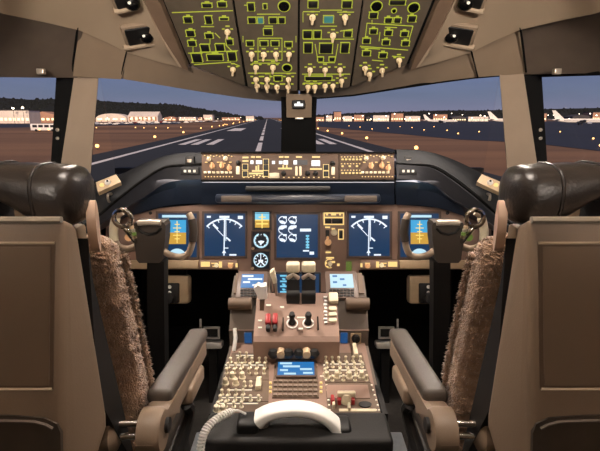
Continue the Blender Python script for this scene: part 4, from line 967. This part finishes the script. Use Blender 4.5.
for x0_, y0_, x1_, y1_ in ((266, 304.5, 271, 305.8), (280, 306.5, 284, 307.8), (287, 316.5, 292, 317.6), (297, 317, 305, 318), (298.5, 328, 303, 329.2), (258, 320, 262, 321), (258, 327, 262, 328)): m.pbox(QQ, x0_, y0_, x1_, y1_, -.001, .002)
m.build('lit_legends', 'legend_white', cpd)
m = MB(); m.pbox(QQ, 317.2, 317, 318.6, 330, -.001, .004); m.pbox(QQ, 282.5, 318, 283.5, 331, -.001, .004); m.build('slot', 'seal', cpd)

# keyboard units either side of the levers, and the lower screen
def cdu(s, sx0, sx1, label):
    t = thing('control_display_unit', QP.wp((sx0 + sx1) / 2, 296, .0), label, 'control unit')
    m = MB(); m.pbox(QP, sx0 - 4.5, 272.5, sx1 + 4.5, 299.5, .0004, .010, .004); m.build('housing', 'bezel', t)
    m = MB(); m.pbox(QP, sx0, 276, sx1, 289.5, .008, .012); m.build('screen', 'screen_blue' if s < 0 else 'gfx_pale', t)
    m = MB()
    for r_, (f0, f1) in enumerate(((.06, .55), (.3, .95), (.08, .4), (.5, .92)) if s < 0 else ((.1, .3), (.42, .62), (.12, .3), (.55, .7))): m.pbox(QP, sx0 + (sx1 - sx0) * f0, 277.4 + r_ * 3, sx0 + (sx1 - sx0) * f1, 279 + r_ * 3, .0115, .0132)
    m.build('screen_text', 'gfx_white' if s < 0 else 'screen_blue', t)
    for r_ in range(3):
        for c_ in range(7): inst(KC, 'key', QP.Mp(sx0 + .8 + c_ * (sx1 - sx0 - 1.6) / 6, 291.8 + r_ * 2.7, .009), t)
KC = knob_mesh('key', .006, .004, 'key', 'black')
cdu(-1, 241.5, 263.5, 'keyboard unit with a bright blue screen on the pedestal, left of the thrust levers')
cdu(1, 330, 353, 'keyboard unit with a pale screen on the pedestal, right of the thrust levers')
LD = PL(at_d(297, 288, 1.755), FW * -1); t = thing('lower_display', LD.wp(297, 304), 'lower centre screen half hidden behind the thrust levers', 'screen')
m = MB(); m.pbox(LD, 273.5, 272.5, 321, 307, -.03, -.002, .003); m.build('housing', 'black', t)
m = MB(); m.pbox(LD, 275.5, 274, 319, 306, -.004, 0); m.build('screen', 'screen_navy', t)
m = MB()
for y in (275, 280.5, 285.5, 291, 296): m.pbox(LD, 280, y, 287, y + 1.6, -.001, .0015); disc(m, LD, 284, y + 3, 2, -.001, .0015, 10, 180, 330)
m.build('gauge_symbols', 'gfx_cyan', t)

# aft panel controls
KA = knob_mesh('selector_knob', .0065, .024, 'toggle', 'cream'); KB2 = knob_mesh('round_knob', .010, .026, 'round', 'cream')
ra = random.Random(5)
def radio(name_rows, mod):
    for y, xs, me, nm in name_rows:
        for x in xs: inst(me, nm, AP.Mp(x + ra.uniform(-.4, .4), y + ra.uniform(-.3, .3)), mod)
def mod(x0, y0, x1, y1, x2, x3):      # trapezoid module plate in picture terms
    m = MB(); m.prism([AP.wp(*p, -.001) for p in ((x0, y0), (x1, y0), (x3, y1), (x2, y1))], AP.Z * .004); return m.build('radio_panel', 'rail_brown', cpd, smooth=False)
A_ = mod(232, 353.5, 268, 380.5, 224.5, 269); B_ = mod(224, 381, 269, 402, 217.5, 268.5); C_ = mod(217, 402.5, 268.5, 417.5, 212.5, 268)
radio([(363, (230.5, 238, 245, 252.5, 259, 265.5), KA, 'selector_knob'), (368.5, (228.5, 235.5, 242.5, 250, 257, 264.5), KA, 'selector_knob'), (357.5, (240, 247), KA, 'selector_knob'), (374, (227, 234, 241, 249, 256.5, 264), KA, 'selector_knob')], A_)
radio([(379, (232, 242.5), KB2, 'round_knob'), (385, (226, 236), KB2, 'round_knob'), (387, (245, 251), KA, 'selector_knob'), (395.5, (222, 229, 236, 243), KA, 'selector_knob')], B_)
radio([(401, (220.5, 228, 235.5, 243, 251, 259), KA, 'selector_knob'), (407.5, (218, 226, 234, 242), KA, 'selector_knob'), (412, (216.5, 224), KB2, 'round_knob')], C_)
D_ = mod(324, 353.5, 362, 383, 325, 370.5); E_ = mod(325.5, 383.5, 371, 417, 328, 381)
radio([(362, (326, 332, 338.5, 345.5, 353, 360.5), KA, 'selector_knob'), (368, (326.5, 333, 339.5, 347, 354, 362), KA, 'selector_knob'), (374, (325, 340, 347.5, 356), KA, 'selector_knob'), (378, (326.5, 337, 349.5, 361.5), KB2, 'round_knob'), (381, (332, 343, 355, 366.5), KA, 'selector_knob')], D_)
m = MB()
for pts in ((236, 356.3, 262, 356.3), (228, 391, 252, 391), (225, 366, 266, 366), (222, 398.5, 262, 398.5), (330, 365, 364, 365), (329, 371, 366, 371), (320, 377, 368, 377), (216, 404.5, 258, 404.5), (340, 410.5, 377, 411)): bar(m, AP, *pts, .7, .002, .005)
for y in range(356, 412, 5):
    x = 323 + (y - 356) * .12; m.pbox(AP, x - .9, y - .5, x + .9, y + .5, .002, .005)
    if y > 384: xr = 371 + (y - 384) * .30; m.pbox(AP, xr - .8, y - .5, xr + .8, y + .5, .002, .005)
m.build('lit_legends', 'legend_white', cpd)
def block(nm, mt, x0, y0, x1, y1, h, bev=.003, pl=AP):
    m = MB(); m.pbox(pl, x0, y0, x1, y1, -.001, h, bev); return m.build(nm, mt, cpd)
block('rocker_switch', 'cream', 256, 381, 261.5, 391, .02); block('rocker_switch', 'cream', 262.5, 349, 266, 356, .02); block('rocker_switch', 'cream', 352.5, 347, 357, 358.5, .02)
block('rocker_switch', 'cream', 324, 349, 327.5, 354, .015)
FP = PL((0, 1.5485, az(1.55)), (0, -1, 0))
for x0, x1 in ((244.5, 251.8), (340.5, 347.5)):
    block('small_screen', 'screen_mid', x0, 332.5, x1, 342.5, .006, .001, FP)
block('cream_plate', 'beige', 350.5, 333, 361, 343, .006, .001, FP)
m = MB(); m.lathe([(.016, 0), (.014, .014), (.006, .018), (0, .018)], FP.Mp(355.5, 337.5, .005), 16); m.build('round_knob', 'black', cpd)
m = MB(); m.tube([AP.wp(234, 351, .0), AP.wp(236, 345, .03), AP.wp(235.5, 341, .055)], [.006, .008, .007], 8); m.build('alternate_lever', 'white', cpd)
# trim wheel knobs
TP = PL((0, 1.4385, ZC - .76), (0, -1, .0))
for x in (281, 306.5):
    m = MB(); m.lathe([(.015, 0), (.013, .03), (0, .032)], TP.Mp(x, 351, .0), 14); kb = m.build('trim_knob', 'beige', cpd)
    m = MB()
    for sx_ in (-1, 1): m.lathe([(0, -.016), (.013, -.013), (.019, 0), (.013, .013), (0, .016)], Matrix.Translation(TP.wp(x + sx_ * 7.5, 351.5, .014)), 12)
    m.box(-.03, .03, -.006, .006, .001, .016, TP.Mp(x, 351.5)); m.build('knob_wings', 'black', kb)
# middle screen and keypad
SPL = AP
m = MB(); m.pbox(AP, 273.5, 361.3, 318, 398.5, -.001, .004, .001); fr = m.build('message_unit', 'rail_brown', cpd)
m = MB(); ring4(m, AP, 276.2, 362, 316, 379.6, 1.6, .003, .012); m.build('bezel', 'bezel', fr)
m = MB(); m.pbox(AP, 277.8, 363.4, 314.2, 378.2, .003, .007); m.build('screen', 'screen_blue', fr)
m = MB()
for x0, x1, y in ((280, 292, 365.2), (283, 300, 368.2), (300, 312, 371), (280, 288, 372), (303, 313, 374.8), (284, 296, 375.5)): m.pbox(AP, x0, y - .8, x1, y + .8, .0065, .0085)
m.build('screen_text', 'gfx_pale', fr)
KY = knob_mesh('key', .0062, .007, 'key', 'key')
for r_ in range(4):
    for c_ in range(9): inst(KY, 'key', AP.Mp(275.5 + c_ * 5.0 - r_ * .1, 382.8 + r_ * 4.6, .003), fr)
for x in (321, 270.5):
    for k in range(3): inst(KS, 'push_key', AP.Mp(x, 384 + k * 4.5, .002), cpd)
# right rear: guarded switches
block('blank_plate', 'panel_brown', 326.5, 386, 369, 399.5, .006, .001)
for x in (332.5, 339.2, 352.5):
    block('guarded_switch', 'red', x - 1.9, 399.5, x + 1.9, 406, .022, .004)
for x, y in ((333.5, 406.5), (349, 409.5)): block('rocker_switch', 'cream', x - 1.4, y - 3, x + 1.4, y + 3, .018)
m = MB(); m.lathe([(.02, 0), (.018, .015), (.012, .03), (0, .032)], AP.Mp(346, 401.5, .002), 16); m.box(-.028, .028, -.007, .007, .018, .036, AP.Mp(346, 401.5, .002), .004); m.build('rudder_trim_knob', 'cream', cpd)
m = MB(); m.lathe([(.018, 0), (.02, .006), (0, .006)], AP.Mp(365, 406, .002) @ Matrix.Scale(.6, 4, (0, 1, 0)), 18); m.build('jack_socket', 'black', cpd)
block('marker_strip', 'cream', 339, 410, 376, 412.5, .006, .001)

# rear shelf, handset, coiled cord
sh = thing('handset_cradle', (0, 1.04, 0), 'black box shelf behind the pedestal holding the white handset', 'cradle')
zt = az(1.188) + .022
m = MB(); m.box(-.272, .252, 1.064, 1.186, .0, zt - .045, None, .012, 3); m.build('box', 'black_soft', sh)
m = MB(); m.box(-.262, .255, 1.058, 1.188, zt - .05, zt, None, .014, 4); m.build('top_pad', 'black_soft', sh)
a = at_y(237.5, 423, 1.12); b_ = at_y(259, 423, 1.12); m = MB(); m.box(a.x, b_.x, 1.085, 1.15, zt - .02, zt + .030, None, .012, 3); m.build('cord_boot', 'black', sh)
a = at_y(330, 428, 1.1); b_ = at_y(352, 428, 1.1); m = MB(); m.box(a.x, b_.x, 1.09, 1.16, zt - .02, zt + .010, None, .012, 3); m.build('ear_cup', 'black', sh)
hs = thing('telephone_handset', at_y(299, 418, 1.06), 'white arched telephone handset lying across the black shelf', 'handset')
yy = 1.12; path = bez([at_y(x, y, yy) for x, y in ((258.5, 419), (267, 413.5), (281, 409.5), (297, 408.5), (312, 410.5), (324, 415.5), (333, 422.5), (337, 428))], 4)
def rsec(c, t, hw, hh):      # rounded rectangle across the path
    side = V((0, 1, 0)); up_ = side.cross(t).normalized(); up_ = up_ if up_.z > 0 else -up_; out = []
    for k in range(20):
        a = 2 * pi * k / 20; ca, sa = cos(a), sin(a); out.append(c + side * hw * math.copysign(abs(ca) ** .5, ca) + up_ * hh * math.copysign(abs(sa) ** .5, sa))
    return out
m = MB(); n_ = len(path); rg = []
for i, p in enumerate(path):
    t_ = (path[min(i + 1, n_ - 1)] - path[max(i - 1, 0)]).normalized(); f = abs(i / (n_ - 1) - .5) * 2
    rg.append(rsec(p, t_, .027 + .005 * f ** 3, .0135 + .004 * f ** 3))
m.loft(rg); m.build('grip', 'white', hs, ang=60)
for x, y, r_ in ((263, 425, .016), (332, 428, .018)):
    c = at_y(x, y, yy); m = MB(); m.lathe([(r_, -.008), (r_ * 1.05, .0), (r_ * .95, .014), (0, .016)], Matrix.Translation((c.x, c.y + .004, c.z - .006)), 20); m.build('ear_piece' if x > 300 else 'mouth_piece', 'handset_grey', hs)
cord = bez([at_y(246, 414, 1.12), at_y(237, 410.5, 1.12), at_y(228, 413, 1.10), at_y(217, 419, 1.07), at_y(207, 428, 1.045), at_y(202, 440, 1.03), at_y(200, 458, 1.02), at_y(201, 480, 1.01)], 60)
m = MB(); pts = []
for i, p in enumerate(cord):
    t_ = (cord[min(i + 1, len(cord) - 1)] - cord[max(i - 1, 0)]).normalized(); n_ = t_.orthogonal().normalized() if i == 0 else (n_ - t_ * n_.dot(t_)).normalized(); b2 = t_.cross(n_)
    f = min(1, max(0, (i - 70) / 40)); a = i * 2 * pi / 12.5; pts.append(p + (n_ * cos(a) + b2 * sin(a)) * .0085 * f)
m.tube(pts, .0030, 6); m.build('coiled_cord', 'white', hs)

# ------------------------------------------------------------------ control columns
for s in (-1, 1):
    sd = 'left' if s < 0 else 'right'; yh = 1.44
    def A(px, py, y=yh): return mir(at_y(px, py, y), s)
    base = A(155, 380, 1.46); t = thing('control_yoke', (base.x, 1.46, 0), 'dark control column with a boxy hub and curved horns in front of the %s seat' % sd, 'control wheel')
    def shell(mb, pts, th): mb.prism([A(*p) for p in pts], V((0, th, 0)))
    m = MB(); shell(m, [(133.5, 226), (134.5, 222.5), (163.5, 222.5), (165.5, 226), (165, 240), (162, 260), (159.5, 263), (139, 263), (136.5, 260), (134, 240)], .06); hub = m.build('hub', 'hub', t, smooth=False)
    m = MB(); m.tube([A(x, y, yh - .004) for x, y in ((138, 222.8), (149, 222.3), (161, 222.8))], .010, 10, .7); m.build('chart_clip', 'satin', hub)
    m = MB(); m.tube([A(x, y, yh - .002) for x, y in ((138, 228), (142, 232.5), (149.5, 234.5), (157, 232.5), (161, 228))], .0045, 8); m.build('moulded_arch', 'black', hub)
    m = MB(); rg = []
    for (xl, xr, py, y) in ((147, 164, 262, yh + .005), (147, 164, 300, yh + .01), (148, 165, 375, yh + .02)):
        a, b_ = A(xl, py, y), A(xr, py, y); rg.append([a, b_, b_ + V((0, .05, 0)), a + V((0, .05, 0))])
    zlo = 0.0; a, b_ = rg[-1][0].copy(), rg[-1][1].copy(); a.z = b_.z = zlo; rg.append([a, b_, b_ + V((0, .05, 0)), a + V((0, .05, 0))])
    m.loft(rg); m.build('column', 'black', t, smooth=False)
    m = MB(); m.tube(bez([A(163, 250, yh + .02), A(170, 255, yh + .015), A(180, 257, yh), A(188, 254, yh - .005), A(192, 244, yh - .01), A(193, 230, yh - .01), A(191.5, 219, yh - .005), A(188.5, 213.5, yh)], 6), [.011] * 42 + [.010], 12); m.build('horn', 'horn', t)
    m = MB(); m.tube(bez([A(192.5, 241, yh - .014), A(193.3, 230, yh - .015), A(191.8, 219, yh - .012)], 4), .0135, 10); m.build('grip', 'hub', t)
    m = MB(); m.tube(bez([A(135, 247, yh + .02), A(127, 249, yh + .015), A(118, 246, yh), A(114, 237, yh - .005), A(114, 226, yh - .005), A(117, 216, yh), A(122, 212, yh + .004)], 6), .0115, 12); m.build('horn', 'horn', t)
    m = MB(); m.tube(bez([A(114, 240, yh - .012), A(113.6, 229, yh - .012), A(116, 218, yh - .01)], 4), .014, 10); m.build('grip', 'cream', t)
    m = MB(); m.lathe([(.012, 0), (.012, .02), (0, .022)], Matrix.Translation(A(130.5, 236, yh - .01)) @ Matrix.Rotation(pi / 2, 4, 'X'), 12); m.build('trim_switch', 'gfx_lime' if s > 0 else 'knob_pink_glow', t)
    # steering tiller ring beyond it
    yt = 1.405; c = A(123, 218, yt); 
    tt = thing('steering_tiller', (c.x, c.y, c.z - .06), 'chrome ring handle beside the %s control column' % sd, 'handle')
    m = MB(); m.tube([c + V((.027 * cos(a), -.004, .027 * sin(a))) for a in [2 * pi * k / 20 for k in range(21)]], .0075, 8); m.build('ring', 'chrome', tt)
    m = MB(); m.tube(bez([c + V((0, 0, -.027)), c + V((-.012 * s, .0, -.045)), c + V((-.02 * s, .02, -.075)), c + V((-.01 * s, .08, -.11))], 5), .009, 10); m.build('arm', 'chrome', tt)
    for k in range(5):
        q = A(130.5 + k * 1.2, 224 + k * 3.2, yt - .01); m = MB(); m.lathe([(0, -.007), (.007, -.004), (.007, .004), (0, .007)], Matrix.Translation(q), 10); m.build('bead', ('chrome', 'beige', 'satin', 'gfx_lime', 'chrome')[k], tt)

# ------------------------------------------------------------------ pilot seats
def tufts(bm, rn, n, L, w):
    """short wool tufts standing on random faces"""
    bm.normal_update(); fs = [f for f in bm.faces]; cum = []; tot = 0
    for f in fs: tot += f.calc_area(); cum.append(tot)
    import bisect
    picks = [fs[bisect.bisect(cum, rn.random() * tot) % len(fs)] for _ in range(n)]
    dat = [(f.calc_center_median(), f.normal.copy(), f.verts[0].co.copy()) for f in picks]
    for c, nn, q in dat:
        p = c.lerp(q, rn.random() * .9); t = nn.orthogonal().normalized(); b = nn.cross(t); a0 = rn.random() * 6.3
        vs = [bm.verts.new(p + (t * cos(a0 + k * 2.09) + b * sin(a0 + k * 2.09)) * w - nn * .001) for k in range(3)]
        tip = bm.verts.new(p + nn * L * rn.uniform(.5, 1) + t * rn.uniform(-.004, .004) + b * rn.uniform(-.004, .004) - V((0, 0, .002)))
        for k in range(3): bm.faces.new((vs[k], vs[(k + 1) % 3], tip))
def seat(s):
    sd = 'left' if s < 0 else 'right'; XI, XO = -.268, -.80
    t = thing('pilot_seat', mir(V((-.53, .75, 0)), s), '%s pilot seat with a beige back shell, black leather headrest and brown fleece cover' % sd, 'seat')
    def B(mb, nm, mt, par=None, **kw):
        for v in mb.bm.verts: v.co = mir(v.co, s)
        return mb.build(nm, mt, par or t, **kw)
    # back shell: rear face and the inner side face, both leaning
    rt = at_y(66.5, 219, .505); rb = at_y(62.5, 455, .485); ft = at_x(76, 224, XI - .012); fb = at_x(108, 412, XI + .012); fb2 = at_x(104, 446, XI + .004)
    th = V((XO, 0, 0))
    ring = [rt, ft, fb, rb]
    zb = fb.z - .02
    pts_in = [rt, ft, fb, V((fb.x, fb.y, zb)), V((rb.x, rb.y, zb - .12)), rb]
    m = MB(); m.prism(pts_in, V((XO - XI, 0, 0)))
    bmesh.ops.recalc_face_normals(m.bm, faces=m.bm.faces[:]); bmesh.ops.bevel(m.bm, geom=m.bm.edges[:], offset=.008, segments=3, profile=.5, affect='EDGES')
    shell_ = B(m, 'back_shell', 'shell')
    RP = PL(rt.lerp(rb, .5), V((0, -1, (rt.y - rb.y) / (rt.z - rb.z))))
    m = MB(); m.prism([RP.wp(x, y, -.004) for x, y in ((-170, 244), (54, 244), (52.4, 387), (-170, 387))], RP.Z * .0065)
    bmesh.ops.bevel(m.bm, geom=m.bm.edges[:], offset=.003, segments=2, affect='EDGES'); pn = B(m, 'rear_panel', 'shell_panel', shell_)
    m = MB(); m.prism([RP.wp(x, y, -.002) for x, y in ((-172, 242.6), (55.4, 242.6), (53.6, 388.4), (-172, 388.4))], RP.Z * .0032); B(m, 'panel_groove', 'rail_brown', shell_)
    m = MB(); m.tube([RP.wp(x, 242.8, .001) for x in (-170, 20, 55)], .0018, 6); B(m, 'upper_highlight_bead', 'bead_highlight', shell_)  # pale bead stands in for the rim highlight, likewise the lower one
    m = MB(); m.tube([RP.wp(x, 388.6, .001) for x in (-170, 20, 52.5)], .0022, 6); B(m, 'lower_highlight_bead', 'bead_highlight', shell_)
    m = MB(); m.tube([RP.wp(x, 219.8, .001) for x in (-150, 30, 62)], .004, 8); B(m, 'top_bead', 'satin', shell_)
    m = MB(); m.prism([RP.wp(x, y, -.02) for x, y in ((-170, 413), (10, 414.5), (45, 417), (58, 423), (61.5, 432), (62, 475), (-170, 475))], RP.Z * .0225); fp = B(m, 'lower_flap', 'flap', smooth=False)
    m = MB(); m.tube(bez([RP.wp(x, y, .003) for x, y in ((-170, 418), (10, 419.5), (42, 422), (54, 427))], 5), .0022, 6); B(m, 'flap_piping', 'visor', fp)
    # headrest roll
    hp = [(-.86, .60, .4, 9), (-.80, .92, .52, 9), (-.70, .95, .54, 9), (-.42, .95, .54, 9), (-.372, .97, .58, 8), (-.362, .97, .60, 7), (-.345, 1.0, .76, 3), (-.325, 1.0, .94, -3), (-.305, 1.0, 1.03, -6), (-.285, .98, 1.03, -7), (-.275, .90, .96, -7), (-.269, .72, .78, -7), (-.265, .36, .40, -7)]
    cz = at_d(0, 186, .58); rg = []
    for x, k, kz, dpx in hp:
        dz_ = dpx * .58 / F
        rg.append([V((x, cz.y + .044 * k * math.copysign(abs(cos(a)) ** .7, cos(a)), cz.z + dz_ + .036 * kz * math.copysign(abs(sin(a)) ** .78, sin(a)) - .002)) for a in [2 * pi * i / 28 for i in range(28)]])
    m = MB(); m.loft(rg); hr = B(m, 'headrest', 'leather', ang=80)
    for x, ky, kz, dz_ in ((-.366, .98, .605, .0095), (-.312, 1.003, 1.005, -.0066)):
        m = MB(); m.tube([V((x, cz.y + .0443 * ky * math.copysign(abs(cos(a)) ** .7, cos(a)), cz.z + dz_ + .0363 * kz * math.copysign(abs(sin(a)) ** .78, sin(a)) - .002)) for a in [2 * pi * i / 30 for i in range(31)]], .0022, 6); B(m, 'seam', 'leather', hr)
    yb = cz.y; zt_ = cz.z - .032; zb_ = rt.z - .02
    for x0, x1 in ((at_y(43, 210, yb).x, at_y(74, 210, yb).x), (at_y(-50, 210, yb).x, at_y(4, 210, yb).x), (-.86, -.78)):
        m = MB(); m.box(min(x0, x1), max(x0, x1), yb - .028, yb + .02, zb_, zt_ + .02); B(m, 'headrest_bracket', 'black_soft', smooth=False)
    # fleece covered cushion
    e = [(234, 100, 116), (238, 96, 124), (249, 92, 130), (280, 92, 137.5), (320, 100, 146), (360, 118, 154), (400, 132, 159), (430, 140, 162)]
    rg = []
    for py, xl, xr in e:
        pi_ = at_x(xr, py, XI + .006); rg.append(pi_)
    rows = []
    for i, p in enumerate(rg):
        tk = (.018, .036, .05)[i] if i < 3 else .055; prof = []
        for a in range(24):
            ang = 2 * pi * a / 24; cx_ = (XI + .006 - .80) / 2 + .07; hw = (-.80 + .07 - XI) / -2 ; ca, sa = cos(ang), sin(ang)
            xx = -.525 + (.262 - (.022, .008, .002)[min(i, 2)]) * math.copysign(abs(ca) ** .35, ca); yy_ = p.y - tk * .8 + tk * .8 * math.copysign(abs(sa) ** .6, sa)
            prof.append(V((xx, yy_, p.z)))
        rows.append(prof)
    fine = []
    for a in range(24): fine.append(bez([r[a] for r in rows], 6))
    rings = [[fine[a][j] for a in range(24)] for j in range(len(fine[0]))]
    m = MB(); m.loft(rings); bm = m.bm
    bmesh.ops.recalc_face_normals(bm, faces=bm.faces[:]); bmesh.ops.subdivide_edges(bm, edges=bm.edges[:], cuts=2, use_grid_fill=True); bm.normal_update()
    rn = random.Random(4 if s < 0 else 9)
    for v in bm.verts: v.co += v.normal * rn.uniform(-.001, .003)
    tufts(bm, rn, 9000, .0062, .0022)
    fl = B(m, 'fleece_cover', 'fleece', ang=180)
    # fluffy piping down the inner front edge
    edge = [V((XI + .006, r.y - .0, r.z)) for r in rg]; m = MB(); m.tube(bez([V((p.x - .003, p.y - .028, p.z)) for p in edge[2:]], 14), .005, 8)
    bm = m.bm; bm.normal_update()
    for v in bm.verts: v.co += v.normal * rn.uniform(-.001, .002)
    tufts(bm, rn, 1600, .0068, .0022)
    B(m, 'fleece_edge', 'fleece', fl, ang=180)
    # dark frame between shell and cushion
    m = MB(); q = [ft + V((0, .004, -.02)), rg[2] + V((0, -.118, -.01)), rg[-1] + V((0, -.112, 0)), fb + V((0, .004, .02))]
    m.prism([V((XI - .001, p.y, p.z)) for p in q], V((-.50, 0, 0))); B(m, 'inner_frame', 'black', smooth=False)
    m = MB(); m.box(-.77, -.33, .80, 1.24, .36, .46, None, .05, 3); B(m, 'seat_cushion', 'leather')
    m = MB(); m.box(-.76, -.31, .62, 1.15, .06, .42, None, .02); B(m, 'base', 'black_soft')
    # harness paddle on the inner top corner
    c = at_x(93.5, 226, XI + .004); m = MB(); rg2 = []
    for n0 in (0, 1):
        rg2.append([V((c.x + .006 * (2 * n0 - 1), c.y, c.z)) + V((0, .012, 0)) * cos(a) + V((0, 0, .034)) * sin(a) for a in [2 * pi * i / 20 for i in range(20)]])
    for r_ in rg2:
        for p in r_: p.x -= (p.y - c.y) * .25
    m.loft(rg2); B(m, 'shoulder_paddle', 'paddle', ang=50)
    c2 = at_x(81, 238, XI - .02); m = MB(); m.box(c2.x - .012, c2.x + .004, c2.y - .018, c2.y + .012, c2.z - .014, c2.z + .018, None, .005); B(m, 'paddle_mount', 'beige')
    # inner armrest
    fr_, re = at_x(198, 334, -.236), at_x(159.5, 396, -.236); dr = (fr_ - re).normalized(); sd_ = V((1, 0, 0)); un = sd_.cross(dr).normalized(); un = un if un.z > 0 else -un
    def along(f, u, x): return re + (fr_ - re) * f + un * u + sd_ * x
    def hexa(f0, f1, u0, u1, x0, x1, bev, mt, nm, par=None, up1=None):
        mb = MB(); R = Matrix((sd_, dr, un)).transposed().to_4x4(); R.translation = re; L_ = (fr_ - re).length
        mb.box(x0, x1, f0 * L_, f1 * L_, u0, u1, R, bev, 3); return B(mb, nm, mt, par)
    am = hexa(-.16, .99, -.052, -.006, -.0175, .0215, .009, 'shell', 'armrest')
    hexa(-.02, 1.04, -.014, .012, -.0215, .0215, .009, 'armpad', 'arm_pad', am)
    hexa(.35, .75, -.075, -.04, .004, .030, .008, 'shell', 'lower_cover', am)
    pc = at_x(161, 430, -.210); m = MB(); m.lathe([(.034, -.028), (.034, .0), (.030, .005), (.0, .005)], Matrix.Translation(pc) @ Matrix.Rotation(pi / 2, 4, 'Y'), 22); B(m, 'pivot_housing', 'shell', am)
    m = MB(); m.prism([V((pc.x - .027, p.y, p.z)) for p in (along(-.16, -.005, 0), along(.12, -.008, 0), along(.12, -.05, 0), pc + V((0, .034, 0)), pc + V((0, -.034, 0)))], V((.025, 0, 0))); B(m, 'pivot_arm', 'shell', am, smooth=False)
    m = MB(); m.lathe([(.012, 0), (.012, .008), (0, .008)], Matrix.Translation(pc + V((.002, .012, 0))) @ Matrix.Rotation(pi / 2, 4, 'Y'), 14); B(m, 'pivot_bolt', 'black', am)
    bc = at_x(113, 431, -.280); m = MB(); m.lathe([(.032, -.035), (.032, .005), (.022, .01), (.0, .01)], Matrix.Translation(bc) @ Matrix.Rotation(pi / 2, 4, 'Y'), 20)
    m.box(bc.x - .03, bc.x, bc.y - .03, bc.y + .03, bc.z, bc.z + .07, None, .01); B(m, 'pivot_bracket', 'shell')
    for dz in (-.010, .012):
        m = MB(); m.tube([bc + V((0, 0, dz)), pc + V((-.03, 0, dz))], .0055, 10); B(m, 'pivot_rod', 'chrome')
    # tilt lever under the armrest
    c = at_x(186, 404, -.22); m = MB(); m.tube(bez([c + V((0, 0, 0)), c + V((0, .02, -.03)), c + V((-.01, .0, -.07)), c + V((-.02, -.03, -.10))], 5), .012, 8); B(m, 'tilt_lever', 'black')
seat(-1); seat(1)
for s in (-1, 1):
    m = MB(); m.box(s * .36 - .05, s * .36 + .05, .5, 1.6, 0, .03, None, .006); o = m.build('seat_track', 'track', base=True)
    tag(o, 'pale metal seat track on the floor beside the %s side of the pedestal' % ('left' if s < 0 else 'right'), 'rail')
